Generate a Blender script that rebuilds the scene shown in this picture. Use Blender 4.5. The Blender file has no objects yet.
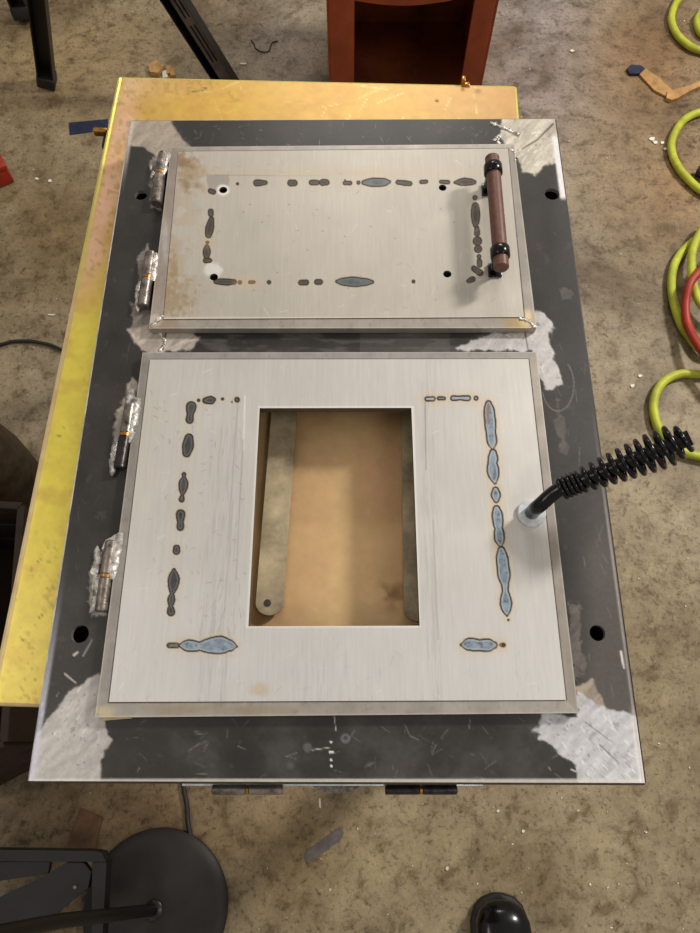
import bpy, bmesh, math, random
import numpy as np
from mathutils import Vector, Matrix
random.seed(7)
S = bpy.context.scene
C = S.collection

# ------------------------------------------------------------------ camera
TH = math.radians(68.8); ST, CT = math.sin(TH), math.cos(TH)
F = 700.0; CX, CY = 350.0, 466.5
CAMZ = 1.546
cam = bpy.data.cameras.new('camera'); co = bpy.data.objects.new('camera', cam); C.objects.link(co)
cam.sensor_fit = 'HORIZONTAL'; cam.sensor_width = 36.0; cam.lens = 36.0
cam.clip_start = 0.02
co.location = (0, 0, CAMZ); co.rotation_euler = (math.pi/2 - TH, 0, 0)
S.camera = co

# ------------------------------------------------------------------ light
S.view_settings.view_transform = 'Standard'; S.view_settings.look = 'None'
S.view_settings.gamma = 1.0; S.view_settings.use_curve_mapping = False
S.view_settings.exposure = 0.0
w = bpy.data.worlds.new('shop_air'); S.world = w; w.use_nodes = True
w.node_tree.nodes['Background'].inputs[0].default_value = (1.0, 0.93, 0.84, 1)
w.node_tree.nodes['Background'].inputs[1].default_value = 0.36

def area(name, loc, aim, sx, sy, watts, col):
    l = bpy.data.lights.new(name, 'AREA'); l.shape = 'RECTANGLE'; l.size = sx; l.size_y = sy
    l.energy = watts; l.color = col
    o = bpy.data.objects.new(name, l); C.objects.link(o); o.location = loc
    o.rotation_euler = (Vector(aim) - Vector(loc)).to_track_quat('-Z', 'Y').to_euler()
    return o
area('shop_light', (2.45, 1.95, 2.95), (0.2, 0.3, 0.8), 0.35, 0.5, 108, (1.0, 0.95, 0.88))
area('shop_light.001', (0.2, 3.7, 2.7), (0.0, 0.4, 0.8), 1.2, 0.25, 31, (1.0, 0.95, 0.88))
area('shop_light.002', (-1.9, 0.1, 3.3), (-0.2, 0.6, 0.6), 1.2, 0.5, 12, (1.0, 0.94, 0.86))
area('shop_light.003', (1.3, -0.9, 3.3), (0.3, 0.2, 0.3), 1.2, 0.4, 14, (1.0, 0.95, 0.88))

# ------------------------------------------------------------------ pixel <-> world
def at(px, py, z=0.0):
    dx = (px-CX)/F; u = (py-CY)/F
    t = (CAMZ - z)/(ST + u*CT)
    return Vector((dx*t, t*(CT - u*ST), z))
def proj(P):
    x, y, z = P[..., 0], P[..., 1], P[..., 2]-CAMZ
    d = y*CT - z*ST
    return CX + F*x/d, CY + F*(-y*ST - z*CT)/d
def lin(c):
    c = np.asarray(c, float)/255.0
    return np.where(c <= 0.04045, c/12.92, ((c+0.055)/1.055)**2.4)
def L3(c): return tuple(float(v) for v in lin(c)) + (1.0,)

# ------------------------------------------------------------------ tagging helpers
def tag(o, label=None, cat=None, group=None, kind=None):
    if label: o['label'] = label
    if cat: o['category'] = cat
    if group: o['group'] = group
    if kind: o['kind'] = kind
    return o
def thing(name, label, cat, loc=(0, 0, 0), group=None):
    o = bpy.data.objects.new(name, None); C.objects.link(o); o.location = loc
    o.empty_display_size = 0.05
    bpy.context.view_layer.update()
    return tag(o, label, cat, group)
def link(name, me, mat, parent=None):
    o = bpy.data.objects.new(name, me); C.objects.link(o)
    if mat and not me.materials: me.materials.append(mat)
    if parent:
        o.parent = parent
        base = Vector((0, 0, 0)); p = parent
        while p: base += p.location; p = p.parent
        o.matrix_parent_inverse = Matrix.Translation(-base)
    return o

# ------------------------------------------------------------------ materials
def mat_new(name):
    m = bpy.data.materials.new(name); m.use_nodes = True
    nt = m.node_tree; b = nt.nodes['Principled BSDF']
    return m, nt, b
def N(nt, t, **kw):
    n = nt.nodes.new(t)
    for k, v in kw.items(): setattr(n, k, v)
    return n
def noise(nt, scale, detail=4, rough=0.6, vec=None, dist=0.0):
    n = N(nt, 'ShaderNodeTexNoise'); n.inputs['Scale'].default_value = scale
    n.inputs['Detail'].default_value = detail; n.inputs['Roughness'].default_value = rough
    n.inputs['Distortion'].default_value = dist
    if vec is not None: nt.links.new(vec, n.inputs['Vector'])
    return n
def ramp(nt, fac, stops):
    r = N(nt, 'ShaderNodeValToRGB'); el = r.color_ramp.elements
    while len(el) < len(stops): el.new(0.5)
    for e, (p, c) in zip(el, stops): e.position = p; e.color = c if len(c) == 4 else L3(c)
    nt.links.new(fac, r.inputs[0]); return r
def mixc(nt, a, b, fac=0.5, mode='MULTIPLY'):
    m = N(nt, 'ShaderNodeMix', data_type='RGBA', blend_type=mode)
    for sock, v in ((m.inputs[0], fac), (m.inputs[6], a), (m.inputs[7], b)):
        if isinstance(v, (int, float)): sock.default_value = v
        elif isinstance(v, tuple): sock.default_value = v
        else: nt.links.new(v, sock)
    return m.outputs[2]
def bump(nt, b, h, strength=0.2, dist=0.002):
    n = N(nt, 'ShaderNodeBump'); n.inputs['Strength'].default_value = strength; n.inputs['Distance'].default_value = dist
    nt.links.new(h, n.inputs['Height']); nt.links.new(n.outputs[0], b.inputs['Normal'])

def simple(name, col, rough=0.5, metal=0.0, vary=0.25, scale=40, bmp=0.1, coat=0.0, spec=0.5):
    m, nt, b = mat_new(name)
    tc = N(nt, 'ShaderNodeTexCoord')
    n = noise(nt, scale, 5, 0.65, tc.outputs['Object'])
    lo = tuple(max(0, c*(1-vary)) for c in col); hi = tuple(min(255, c*(1+vary*0.6)) for c in col)
    r = ramp(nt, n.outputs['Fac'], [(0.3, lo), (0.7, hi)])
    nt.links.new(r.outputs[0], b.inputs['Base Color'])
    b.inputs['Roughness'].default_value = rough; b.inputs['Metallic'].default_value = metal
    b.inputs['Coat Weight'].default_value = coat
    b.inputs['Specular IOR Level'].default_value = spec
    if bmp: bump(nt, b, n.outputs['Fac'], bmp, 0.002)
    return m
def painted(name, metal=0.3, fine=0.12, scale=260, bmp=0.05, stretch=None):
    """surface whose stains and bare patches come from the mesh's own wear map"""
    m, nt, b = mat_new(name)
    a = N(nt, 'ShaderNodeAttribute', attribute_name='wear_and_light')
    tc = N(nt, 'ShaderNodeTexCoord'); v = tc.outputs['Object']
    if stretch:
        mp = N(nt, 'ShaderNodeMapping'); mp.inputs['Scale'].default_value = stretch
        nt.links.new(v, mp.inputs[0]); v = mp.outputs[0]
    n = noise(nt, scale, 4, 0.6, v)
    r = ramp(nt, n.outputs['Fac'], [(0.25, (1-fine,)*3 + (1,)), (0.75, (1+fine,)*3 + (1,))])
    nt.links.new(mixc(nt, a.outputs['Color'], r.outputs[0], 1.0), b.inputs['Base Color'])
    nt.links.new(a.outputs['Alpha'], b.inputs['Roughness'])
    b.inputs['Metallic'].default_value = metal
    if bmp: bump(nt, b, n.outputs['Fac'], bmp, 0.001)
    return m
M = {}
M['door'] = painted('brushed_mild_steel', 0.35, 0.05, 300, 0.03, (1.0, 0.08, 1.0))
M['frame'] = painted('mill_scale_steel', 0.2, 0.12, 220, 0.05)
M['zinc'] = painted('yellow_zinc_plate', 0.32, 0.09, 60, 0.04)
M['hinge'] = simple('hinge_steel', (128, 120, 113), 0.3, 0.7, 0.5, 90, 0.35)
M['hinge_dark'] = simple('hinge_black_oxide', (58, 54, 54), 0.3, 0.7, 0.5, 90, 0.3)
M['weld'] = simple('weld_metal', (200, 194, 188), 0.34, 0.6, 0.35, 160, 0.6)
M['brass'] = simple('brass_washer', (190, 140, 70), 0.3, 0.9, 0.2, 120, 0.1)
M['grip'] = simple('brown_grip', (98, 62, 49), 0.42, 0.0, 0.18, 120, 0.08)
M['gloss_black'] = simple('gloss_black_steel', (7, 7, 8), 0.2, 0.0, 0.3, 80, 0.03, 0.0, 0.35)
M['zinc_washer'] = simple('zinc_washer', (212, 218, 222), 0.35, 0.4, 0.12, 120, 0.1)
M['strap'] = simple('strap_steel', (176, 160, 130), 0.5, 0.2, 0.3, 22, 0.1)
M['dark_steel'] = simple('dark_inner_steel', (52, 48, 44), 0.6, 0.2, 0.4, 40, 0.1)
M['orange'] = simple('red_oxide_primer', (146, 62, 27), 0.55, 0.0, 0.14, 14, 0.05)
M['orange_in'] = simple('lightened_inner_primer', (150, 76, 38), 0.7, 0.0, 0.3, 8, 0.1)  # inside primer lightened in colour to make up for missing light
M['black_paint'] = simple('black_painted_steel', (16, 15, 15), 0.45, 0.0, 0.4, 30, 0.1)
M['black_plastic'] = simple('black_plastic', (22, 22, 22), 0.5, 0.0, 0.3, 60, 0.05)
M['hose_yellow'] = simple('lime_hose', (176, 182, 46), 0.5, 0.0, 0.16, 22, 0.05)
M['hose_red'] = simple('red_hose', (158, 42, 22), 0.5, 0.0, 0.2, 22, 0.05)
M['rubber'] = simple('black_rubber', (24, 22, 20), 0.6, 0.0, 0.3, 60, 0.05)
M['card'] = simple('brown_cardboard', (176, 136, 84), 0.85, 0.0, 0.22, 40, 0.2)
M['leather'] = simple('brown_leather', (96, 68, 42), 0.7, 0.0, 0.3, 30, 0.2)
M['tape_blue'] = simple('navy_tape', (30, 36, 62), 0.4, 0.0, 0.4, 60, 0.2)
M['tape_grey'] = simple('grey_tape', (92, 86, 82), 0.6, 0.0, 0.2, 60, 0.2)
M['tape_cream'] = simple('cream_tape', (206, 184, 130), 0.7, 0.0, 0.15, 60, 0.1)
M['wood'] = simple('brown_wood', (46, 29, 13), 0.7, 0.0, 0.35, 18, 0.2)
M['chip'] = simple('pale_chip', (222, 214, 200), 0.7, 0.0, 0.1, 60, 0.1)
M['red'] = simple('red_plastic', (140, 34, 16), 0.4, 0.0, 0.2, 30, 0.05)
M['drum'] = simple('grey_brown_canvas', (86, 72, 54), 0.8, 0.0, 0.3, 30, 0.2)
M['boot'] = simple('polished_black_leather', (7, 7, 8), 0.2, 0.0, 0.3, 60, 0.05, 0.1, 0.35)
M['slot_face'] = simple('grey_brown_steel', (84, 74, 66), 0.55, 0.0, 0.3, 30, 0.1)  # grey-brown tone of the slotted leg face
M['disc'] = simple('dusty_black_iron', (36, 32, 29), 0.6, 0.1, 0.35, 14, 0.1)
M['frame_tube'] = simple('charcoal_tube', (27, 25, 25), 0.55, 0.0, 0.25, 24, 0.1)

def floor_mat():
    m, nt, b = mat_new('stained_concrete')
    a = N(nt, 'ShaderNodeAttribute', attribute_name='wear_and_light')
    tc = N(nt, 'ShaderNodeTexCoord'); v = tc.outputs['Object']
    n1 = noise(nt, 3.2, 6, 0.62, v, 0.6)
    r1 = ramp(nt, n1.outputs['Fac'], [(0.32, (0.52, 0.44, 0.34, 1)), (0.46, (0.94, 0.92, 0.88, 1)), (0.66, (1.32, 1.33, 1.34, 1))])
    c = mixc(nt, a.outputs['Color'], r1.outputs[0], 0.95)
    n2 = noise(nt, 19, 6, 0.7, v, 0.4)
    r2 = ramp(nt, n2.outputs['Fac'], [(0.36, (0.45, 0.38, 0.28, 1)), (0.48, (1, 1, 1, 1)), (0.66, (1.3, 1.3, 1.3, 1))])
    c = mixc(nt, c, r2.outputs[0], 0.75)
    n3 = noise(nt, 75, 4, 0.7, v, 0.2)
    r3 = ramp(nt, n3.outputs['Fac'], [(0.34, (0.35, 0.3, 0.24, 1)), (0.45, (1, 1, 1, 1)), (0.6, (1, 1, 1, 1)), (0.72, (1.4, 1.4, 1.38, 1))])
    c = mixc(nt, c, r3.outputs[0], 0.7)
    n4 = noise(nt, 42, 5, 0.7, v, 0.3); n5 = noise(nt, 2.2, 3, 0.5, v)
    ma = N(nt, 'ShaderNodeMath', operation='MULTIPLY_ADD'); nt.links.new(n5.outputs['Fac'], ma.inputs[0]); ma.inputs[1].default_value = 0.35
    nt.links.new(n4.outputs['Fac'], ma.inputs[2])
    r4 = ramp(nt, ma.outputs[0], [(0.52, (0.36, 0.29, 0.22, 1)), (0.58, (1, 1, 1, 1))])
    c = mixc(nt, c, r4.outputs[0], 0.7)
    n6 = noise(nt, 120, 3, 0.7, v)
    r6 = ramp(nt, n6.outputs['Fac'], [(0.33, (0.45, 0.4, 0.33, 1)), (0.43, (1, 1, 1, 1)), (0.60, (1, 1, 1, 1)), (0.70, (1.5, 1.48, 1.4, 1))])
    c = mixc(nt, c, r6.outputs[0], 0.7)
    nt.links.new(c, b.inputs['Base Color'])
    b.inputs['Roughness'].default_value = 0.55; b.inputs['Specular IOR Level'].default_value = 0.35
    bump(nt, b, n3.outputs['Fac'], 0.25, 0.003)
    return m
M['floor'] = floor_mat()

# ------------------------------------------------------------------ wear and some light and shade painting (numpy)
_tab = np.random.RandomState(3).rand(512, 512)
def vnoise(x, y):
    xi = np.floor(x).astype(int); yi = np.floor(y).astype(int); fx = x-xi; fy = y-yi
    fx = fx*fx*(3-2*fx); fy = fy*fy*(3-2*fy); xi &= 511; yi &= 511; x1 = (xi+1) & 511; y1 = (yi+1) & 511
    return (_tab[xi, yi]*(1-fx)+_tab[x1, yi]*fx)*(1-fy) + (_tab[xi, y1]*(1-fx)+_tab[x1, y1]*fx)*fy
def fbm(x, y, s, o=4):
    v = 0; a = 1; t = 0
    for k in range(o):
        v = v + a*vnoise(x/s*(2**k)+17.3*k, y/s*(2**k)+5.1*k); t += a; a *= 0.55
    return v/t
def sst(a, b, x):
    t = np.clip((x-a)/(b-a), 0, 1); return t*t*(3-2*t)
class Paint:
    def __init__(s, P, base, rough):
        s.P = P; s.x, s.y = proj(P); n = len(P)
        s.c = np.tile(np.asarray(base, float), (n, 1)); s.r = np.full(n, rough, float)
    def mix(s, mask, col, idx=None, rough=None):
        col = np.asarray(col, float)
        if idx is None:
            s.c += (col - s.c)*mask[:, None]
            if rough is not None: s.r += (rough-s.r)*mask
        else:
            s.c[idx] += (col - s.c[idx])*mask[:, None]
            if rough is not None: s.r[idx] += (rough-s.r[idx])*mask
    def box(s, x0, y0, x1, y1):
        return np.nonzero((s.x > x0) & (s.x < x1) & (s.y > y0) & (s.y < y1))[0]
    def chain(s, pts, pad):
        xs = [p[0] for p in pts]; ys = [p[1] for p in pts]; R = max(p[2] for p in pts)+pad
        i = s.box(min(xs)-R, min(ys)-R, max(xs)+R, max(ys)+R)
        x, y = s.x[i], s.y[i]; d = np.full(len(i), 1e9)
        if len(pts) == 1: pts = pts*2
        for (ax, ay, ar), (bx, by, br) in zip(pts, pts[1:]):
            vx, vy = bx-ax, by-ay; q = max(vx*vx+vy*vy, 1e-9)
            h = np.clip(((x-ax)*vx+(y-ay)*vy)/q, 0, 1); h2 = h*h*(3-2*h)
            d = np.minimum(d, np.hypot(x-ax-h*vx, y-ay-h*vy) - (ar+(br-ar)*(h*(2-h) if br > ar else h*h)))
        return i, d
    def mark(s, style, *pts):
        pts = list(pts); i, d = s.chain(pts, 11)
        x, y = s.x[i], s.y[i]
        n = fbm(x, y, 5, 3); d = d-0.45+0.5*(fbm(x+11, y, 4, 2)-0.5)
        if style == 'D': rim, ring, core, hal, rt = (46, 41, 36), (92, 85, 77), (74, 69, 63), 0.12, 1.2
        if style == 'T': rim, ring, core, hal, rt = (104, 78, 44), (140, 112, 78), (150, 124, 92), 0.5, 0.9
        if style == 'B': rim, ring, core, hal, rt = (54, 50, 48), (112, 110, 108), (98, 108, 112), 0.15, 1.3
        if style == 'M': rim, ring, core, hal, rt = (42, 37, 35), (108, 102, 98), (70, 75, 77), 0.3, 1.5
        if style == 'L': rim, ring, core, hal, rt = (40, 39, 42), (172, 178, 182), (136, 152, 166), 0.5, 1.6
        s.mix(np.exp(-(np.maximum(d, 0)/5.0)**2)*hal*0.55, (206, 176, 134), i)
        s.mix(sst(0.45, -0.45, d), rim, i, 0.4)
        s.mix(sst(-rt+0.45, -rt-0.45, d), ring, i, 0.35)
        s.mix(sst(-rt-1.0, -rt-2.0, d), np.asarray(core)[None]*(0.8+0.45*n[:, None]), i, 0.3)
        if style in 'LM':
            k = fbm(x+40, y, 3.2, 2)
            s.mix(sst(0.62, 0.8, k)*sst(-rt-0.8, -rt-1.8, d)*0.6, np.asarray(core)*0.6, i)
    def line(s, x0, y0, x1, y1, wd, col, a=1.0):
        i, d = s.chain([(x0, y0, wd), (x1, y1, wd*0.6)], 2)
        s.mix(sst(0.6, -0.4, d)*a, col, i)
    def blob(s, x, y, rx, ry, col, a=1.0, soft=0.6, nz=0.0, ns=8):
        i = s.box(x-rx*2.2, y-ry*2.2, x+rx*2.2, y+ry*2.2)
        d = np.hypot((s.x[i]-x)/rx, (s.y[i]-y)/ry)
        if nz: d = d + nz*(fbm(s.x[i], s.y[i], ns, 3)-0.5)*2
        s.mix(sst(1+soft, 1-soft, d)*a, col, i)
    def poly(s, pts, jit=5, ns=14, soft=1.5, pad=14):
        xs = [p[0] for p in pts]; ys = [p[1] for p in pts]
        i = s.box(min(xs)-pad, min(ys)-pad, max(xs)+pad, max(ys)+pad)
        x, y = s.x[i], s.y[i]; d = np.full(len(i), 1e9); ins = np.zeros(len(i), bool)
        for (ax, ay), (bx, by) in zip(pts, pts[1:]+pts[:1]):
            vx, vy = bx-ax, by-ay; q = max(vx*vx+vy*vy, 1e-9)
            h = np.clip(((x-ax)*vx+(y-ay)*vy)/q, 0, 1)
            d = np.minimum(d, np.hypot(x-ax-h*vx, y-ay-h*vy))
            if abs(vy) > 1e-9:
                cr = ((ay > y) != (by > y)) & (x < vx*(y-ay)/vy + ax); ins ^= cr
        d = np.where(ins, -d, d) + (fbm(x, y, ns, 4)-0.5)*2*jit
        return i, sst(soft, -soft, d)
    def scratch(s, n, x0, y0, x1, y1, ln, col, a, seed, ang=None, wd=0.25):
        r = random.Random(seed)
        for k in range(n):
            x = r.uniform(x0, x1); y = r.uniform(y0, y1); t = r.uniform(0, math.pi) if ang is None else ang+r.gauss(0, 0.25)
            l = ln*r.uniform(0.4, 1.2)
            s.line(x, y, x+l*math.cos(t), y+l*math.sin(t), wd*r.uniform(0.6, 1.5), col, a*r.uniform(0.4, 1))
    def rgba(s):
        return np.concatenate([lin(np.clip(s.c, 0, 255)), np.clip(s.r, 0.05, 1)[:, None]], 1).astype(np.float32)

# ------------------------------------------------------------------ dense plates
def set_attr(me, rgba):
    a = me.attributes.new('wear_and_light', 'FLOAT_COLOR', 'POINT'); a.data.foreach_set('color', rgba.ravel())
def quads_mesh(name, V, Q):
    me = bpy.data.meshes.new(name)
    me.vertices.add(len(V)); me.vertices.foreach_set('co', np.asarray(V, np.float32).ravel())
    me.loops.add(len(Q)*4); me.loops.foreach_set('vertex_index', np.asarray(Q, np.int32).ravel())
    me.polygons.add(len(Q)); me.polygons.foreach_set('loop_start', np.arange(0, len(Q)*4, 4, dtype=np.int32))
    me.update(calc_edges=True); return me
def plate(name, corners, res, painter, mat, parent=None, holes=(), cuts=(), thick=0.0, bevel=0.0, wall_col=None):
    """dense sheet TL,TR,BR,BL (world); holes = (x,y,r) world; cuts = world quads (near-rectangles)"""
    TL, TR, BR, BL = [np.array(p, float) for p in corners]
    wdt = max(np.linalg.norm(TR-TL), np.linalg.norm(BR-BL)); hgt = max(np.linalg.norm(BL-TL), np.linalg.norm(BR-TR))
    def uv(p):
        u = v = 0.5
        for _ in range(12):
            P = (TL*(1-u)+TR*u)*(1-v)+(BL*(1-u)+BR*u)*v
            du = (TR-TL)*(1-v)+(BR-BL)*v; dv = (BL*(1-u)+BR*u)-(TL*(1-u)+TR*u)
            A = np.array([du[:2], dv[:2]]).T; s = np.linalg.solve(A, np.array(p[:2])-P[:2]); u += s[0]; v += s[1]
        return u, v
    rects = []
    for q in cuts:
        a = [uv(p) for p in q]
        rects.append(((a[0][0]+a[3][0])/2, (a[0][1]+a[1][1])/2, (a[1][0]+a[2][0])/2, (a[2][1]+a[3][1])/2))
    def axis(L, keys):
        ks = sorted(set([0.0, 1.0]+keys)); out = []
        for a, b in zip(ks, ks[1:]):
            n = max(1, int(round((b-a)*L/res))); out += list(np.linspace(a, b, n, endpoint=False))
        return np.array(out+[1.0])
    U = axis(wdt, [r[0] for r in rects]+[r[2] for r in rects]); W = axis(hgt, [r[1] for r in rects]+[r[3] for r in rects])
    nu, nv = len(U), len(W)
    uu, vv = np.meshgrid(U, W); uu = uu.ravel()[:, None]; vv = vv.ravel()[:, None]
    V = (TL*(1-uu)+TR*uu)*(1-vv)+(BL*(1-uu)+BR*uu)*vv
    ii, jj = np.meshgrid(np.arange(nu-1), np.arange(nv-1)); b0 = (jj*nu+ii).ravel()
    Q = np.stack([b0, b0+nu, b0+nu+1, b0+1], 1)
    cu = ((U[:-1]+U[1:])/2)[ii.ravel()]; cv = ((W[:-1]+W[1:])/2)[jj.ravel()]
    keep = np.ones(len(Q), bool)
    for r in rects: keep &= ~((cu > r[0]) & (cu < r[2]) & (cv > r[1]) & (cv < r[3]))
    Cc = V[Q].mean(1)
    for (hx, hy, hr) in holes: keep &= np.hypot(Cc[:, 0]-hx, Cc[:, 1]-hy) > hr
    Q = Q[keep]
    for (hx, hy, hr) in holes:
        d = np.hypot(V[:, 0]-hx, V[:, 1]-hy); m = (np.abs(d-hr) < res*0.8) & (d > 1e-6)
        V[m, 0] = hx+(V[m, 0]-hx)*(hr/d[m]); V[m, 1] = hy+(V[m, 1]-hy)*(hr/d[m])
    E = np.concatenate([Q[:, [0, 1]], Q[:, [1, 2]], Q[:, [2, 3]], Q[:, [3, 0]]])
    key = np.sort(E, 1); kk = key[:, 0].astype(np.int64)*len(V)+key[:, 1]
    _, inv, cnt = np.unique(kk, return_inverse=True, return_counts=True)
    B = E[cnt[inv] == 1]
    used = np.zeros(len(V), bool); used[Q.ravel()] = True
    remap = np.cumsum(used)-1; Vt = V[used]; Qt = remap[Q]; Bt = remap[B]
    p = painter(Vt); rg = p.rgba()
    if thick > 0 and len(Bt):
        n0 = len(Vt); top = Vt[Bt].reshape(-1, 3).copy(); bot = top.copy(); bot[:, 2] -= thick
        wc = np.tile(np.concatenate([lin(wall_col if wall_col else (110, 104, 98)), [0.5]]), (len(top)*2, 1)).astype(np.float32)
        k = np.arange(len(Bt))*2
        Wq = np.stack([n0+k+1, n0+k, n0+len(top)+k, n0+len(top)+k+1], 1)
        Vt = np.concatenate([Vt, top, bot]); Qt = np.concatenate([Qt, Wq]); rg = np.concatenate([rg, wc])
    me = quads_mesh(name, Vt, Qt); set_attr(me, rg)
    return link(name, me, mat, parent)

# ------------------------------------------------------------------ generic mesh builder
class MB:
    def __init__(s): s.v = []; s.f = []
    def box(s, c, size, rot=None, bev=0.0):
        hx, hy, hz = [q/2 for q in size]; R = rot if rot else Matrix.Identity(3); c = Vector(c)
        if bev <= 0:
            P = [(-hx,-hy,-hz),(hx,-hy,-hz),(hx,hy,-hz),(-hx,hy,-hz),(-hx,-hy,hz),(hx,-hy,hz),(hx,hy,hz),(-hx,hy,hz)]
            n = len(s.v); s.v += [c+R @ Vector(p) for p in P]
            s.f += [tuple(n+i for i in q) for q in ((0,3,2,1),(4,5,6,7),(0,1,5,4),(1,2,6,5),(2,3,7,6),(3,0,4,7))]
        else:
            bm = bmesh.new(); bmesh.ops.create_cube(bm, size=1)
            bmesh.ops.scale(bm, vec=size, verts=bm.verts)
            bmesh.ops.bevel(bm, geom=bm.edges[:], offset=bev, segments=2, affect='EDGES', profile=0.5)
            n = len(s.v); bm.verts.index_update()
            s.v += [c+R @ v.co for v in bm.verts]; s.f += [tuple(n+v.index for v in f.verts) for f in bm.faces]; bm.free()
        return s
    def hexa(s, lo, hi):
        n = len(s.v); s.v += [Vector(p) for p in lo]+[Vector(p) for p in hi]; k = len(lo)
        s.f.append(tuple(n+i for i in reversed(range(k)))); s.f.append(tuple(n+k+i for i in range(k)))
        for i in range(k): j = (i+1) % k; s.f.append((n+i, n+j, n+k+j, n+k+i))
        return s
    def tube(s, pts, rad, seg=12, caps=True, closed=False, flat=1.0, up=Vector((0, 0, 1))):
        pts = [Vector(p) for p in pts]; m = len(pts); n = len(s.v)
        rr = rad if hasattr(rad, '__len__') else [rad]*m
        prev = None
        for i, p in enumerate(pts):
            a = pts[(i-1) % m] if (closed or i > 0) else p; b = pts[(i+1) % m] if (closed or i < m-1) else p
            t = (b-a).normalized()
            if prev is None:
                x = up.cross(t)
                if x.length < 1e-3: x = Vector((1, 0, 0)).cross(t)
            else: x = prev - t*prev.dot(t)
            x.normalize(); prev = x; y = t.cross(x)
            for k in range(seg):
                q = 2*math.pi*k/seg; s.v.append(p + x*math.cos(q)*rr[i] + y*math.sin(q)*rr[i]*flat)
        for i in range(m if closed else m-1):
            for k in range(seg):
                a = n+i*seg+k; b = n+i*seg+(k+1) % seg; c = n+((i+1) % m)*seg+(k+1) % seg; d = n+((i+1) % m)*seg+k
                s.f.append((a, b, c, d))
        if caps and not closed:
            s.f.append(tuple(n+k for k in reversed(range(seg)))); s.f.append(tuple(n+(m-1)*seg+k for k in range(seg)))
        return s
    def rod(s, a, b, r, seg=16, bev=0.0):
        a, b = Vector(a), Vector(b); t = (b-a).normalized()
        if bev: return s.tube([a, a+t*1e-5, a+t*bev, b-t*bev, b-t*1e-5, b], [r-bev, r-bev, r, r, r-bev, r-bev], seg)
        return s.tube([a, b], r, seg)
    def lathe(s, c, prof, seg=32, axis=None):
        c = Vector(c); n = len(s.v); R = axis if axis else Matrix.Identity(3)
        for (r, z) in prof:
            for k in range(seg):
                q = 2*math.pi*k/seg; s.v.append(c+R @ Vector((r*math.cos(q), r*math.sin(q), z)))
        for i in range(len(prof)-1):
            for k in range(seg):
                s.f.append((n+i*seg+k, n+i*seg+(k+1) % seg, n+(i+1)*seg+(k+1) % seg, n+(i+1)*seg+k))
        s.f.append(tuple(n+k for k in reversed(range(seg)))); s.f.append(tuple(n+(len(prof)-1)*seg+k for k in range(seg)))
        return s
    def lump(s, c, r, sc=(1, 1, 1), rot=0, seg=8):
        bm = bmesh.new(); bmesh.ops.create_icosphere(bm, subdivisions=2 if seg > 6 else 1, radius=r)
        n = len(s.v); bm.verts.index_update(); R = Matrix.Rotation(rot, 3, 'Z')
        for v in bm.verts:
            j = 1+0.22*random.uniform(-1, 1); s.v.append(Vector(c)+R @ Vector((v.co.x*sc[0]*j, v.co.y*sc[1]*j, v.co.z*sc[2]*j)))
        s.f += [tuple(n+v.index for v in f.verts) for f in bm.faces]; bm.free(); return s
    def build(s, name, mat, parent=None, smooth=True, ang=40):
        me = bpy.data.meshes.new(name); me.from_pydata([tuple(v) for v in s.v], [], s.f); me.update()
        bm = bmesh.new(); bm.from_mesh(me); bmesh.ops.recalc_face_normals(bm, faces=bm.faces); bm.to_mesh(me); bm.free()
        if smooth:
            me.polygons.foreach_set('use_smooth', [True]*len(me.polygons))
            me.set_sharp_from_angle(angle=math.radians(ang))
        return link(name, me, mat, parent)
def spline(pts, k=10, closed=False):
    pts = [Vector(p) for p in pts]; out = []; n = len(pts)
    for i in range(n if closed else n-1):
        g = (lambda j: pts[j % n]) if closed else (lambda j: pts[min(max(j, 0), n-1)])
        p0, p1, p2, p3 = g(i-1), g(i), g(i+1), g(i+2)
        for q in range(k):
            t = q/k; out.append(0.5*((2*p1)+(p2-p0)*t+(2*p0-5*p1+4*p2-p3)*t*t+(3*p1-p0-3*p2+p3)*t**3))
    if not closed: out.append(pts[-1])
    return out

# ================================================================== FLOOR
def floor_paint(P):
    p = Paint(P, (140, 128, 104), 0.55)
    x = np.clip(p.x, -600, 1300); y = np.clip(p.y, -600, 1500); p.x, p.y = x, y
    def g(cx, cy, rx, ry, col, a):
        p.mix(np.exp(-((x-cx)/rx)**2-((y-cy)/ry)**2)*a, col)
    g(540, 70, 70, 90, (143, 135, 133), 0.9)
    g(540, 0, 60, 50, (145, 139, 144), 0.6)
    g(280, 40, 60, 60, (130, 122, 115), 0.7)
    g(650, 60, 60, 70, (119, 89, 58), 0.75)
    g(665, 200, 60, 70, (130, 100, 64), 0.7)
    g(625, 190, 30, 60, (139, 122, 102), 0.5)
    g(640, 330, 60, 90, (141, 130, 110), 0.5)
    g(570, 260, 30, 60, (132, 124, 115), 0.6)
    g(650, 640, 70, 200, (150, 137, 106), 0.7)
    g(440, 860, 170, 80, (148, 135, 104), 0.7)
    g(290, 850, 60, 60, (128, 106, 70), 0.5)
    g(60, 60, 130, 70, (141, 119, 81), 0.6)
    g(60, 230, 50, 70, (119, 98, 64), 0.7)
    g(40, 360, 30, 50, (159, 148, 127), 0.8)
    g(90, 150, 60, 40, (148, 135, 110), 0.7)
    g(120, 820, 130, 50, (119, 96, 64), 0.6)  # shade on the lower-left floor, painted in as darker brown
    p.c *= np.array([0.95, 0.935, 0.925])
    return p
fl = plate('floor', ((-2.6, 3.6, 0), (2.6, 3.6, 0), (2.6, -1.6, 0), (-2.6, -1.6, 0)), 0.02, floor_paint, M['floor'])
fl['kind'] = 'structure'

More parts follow.
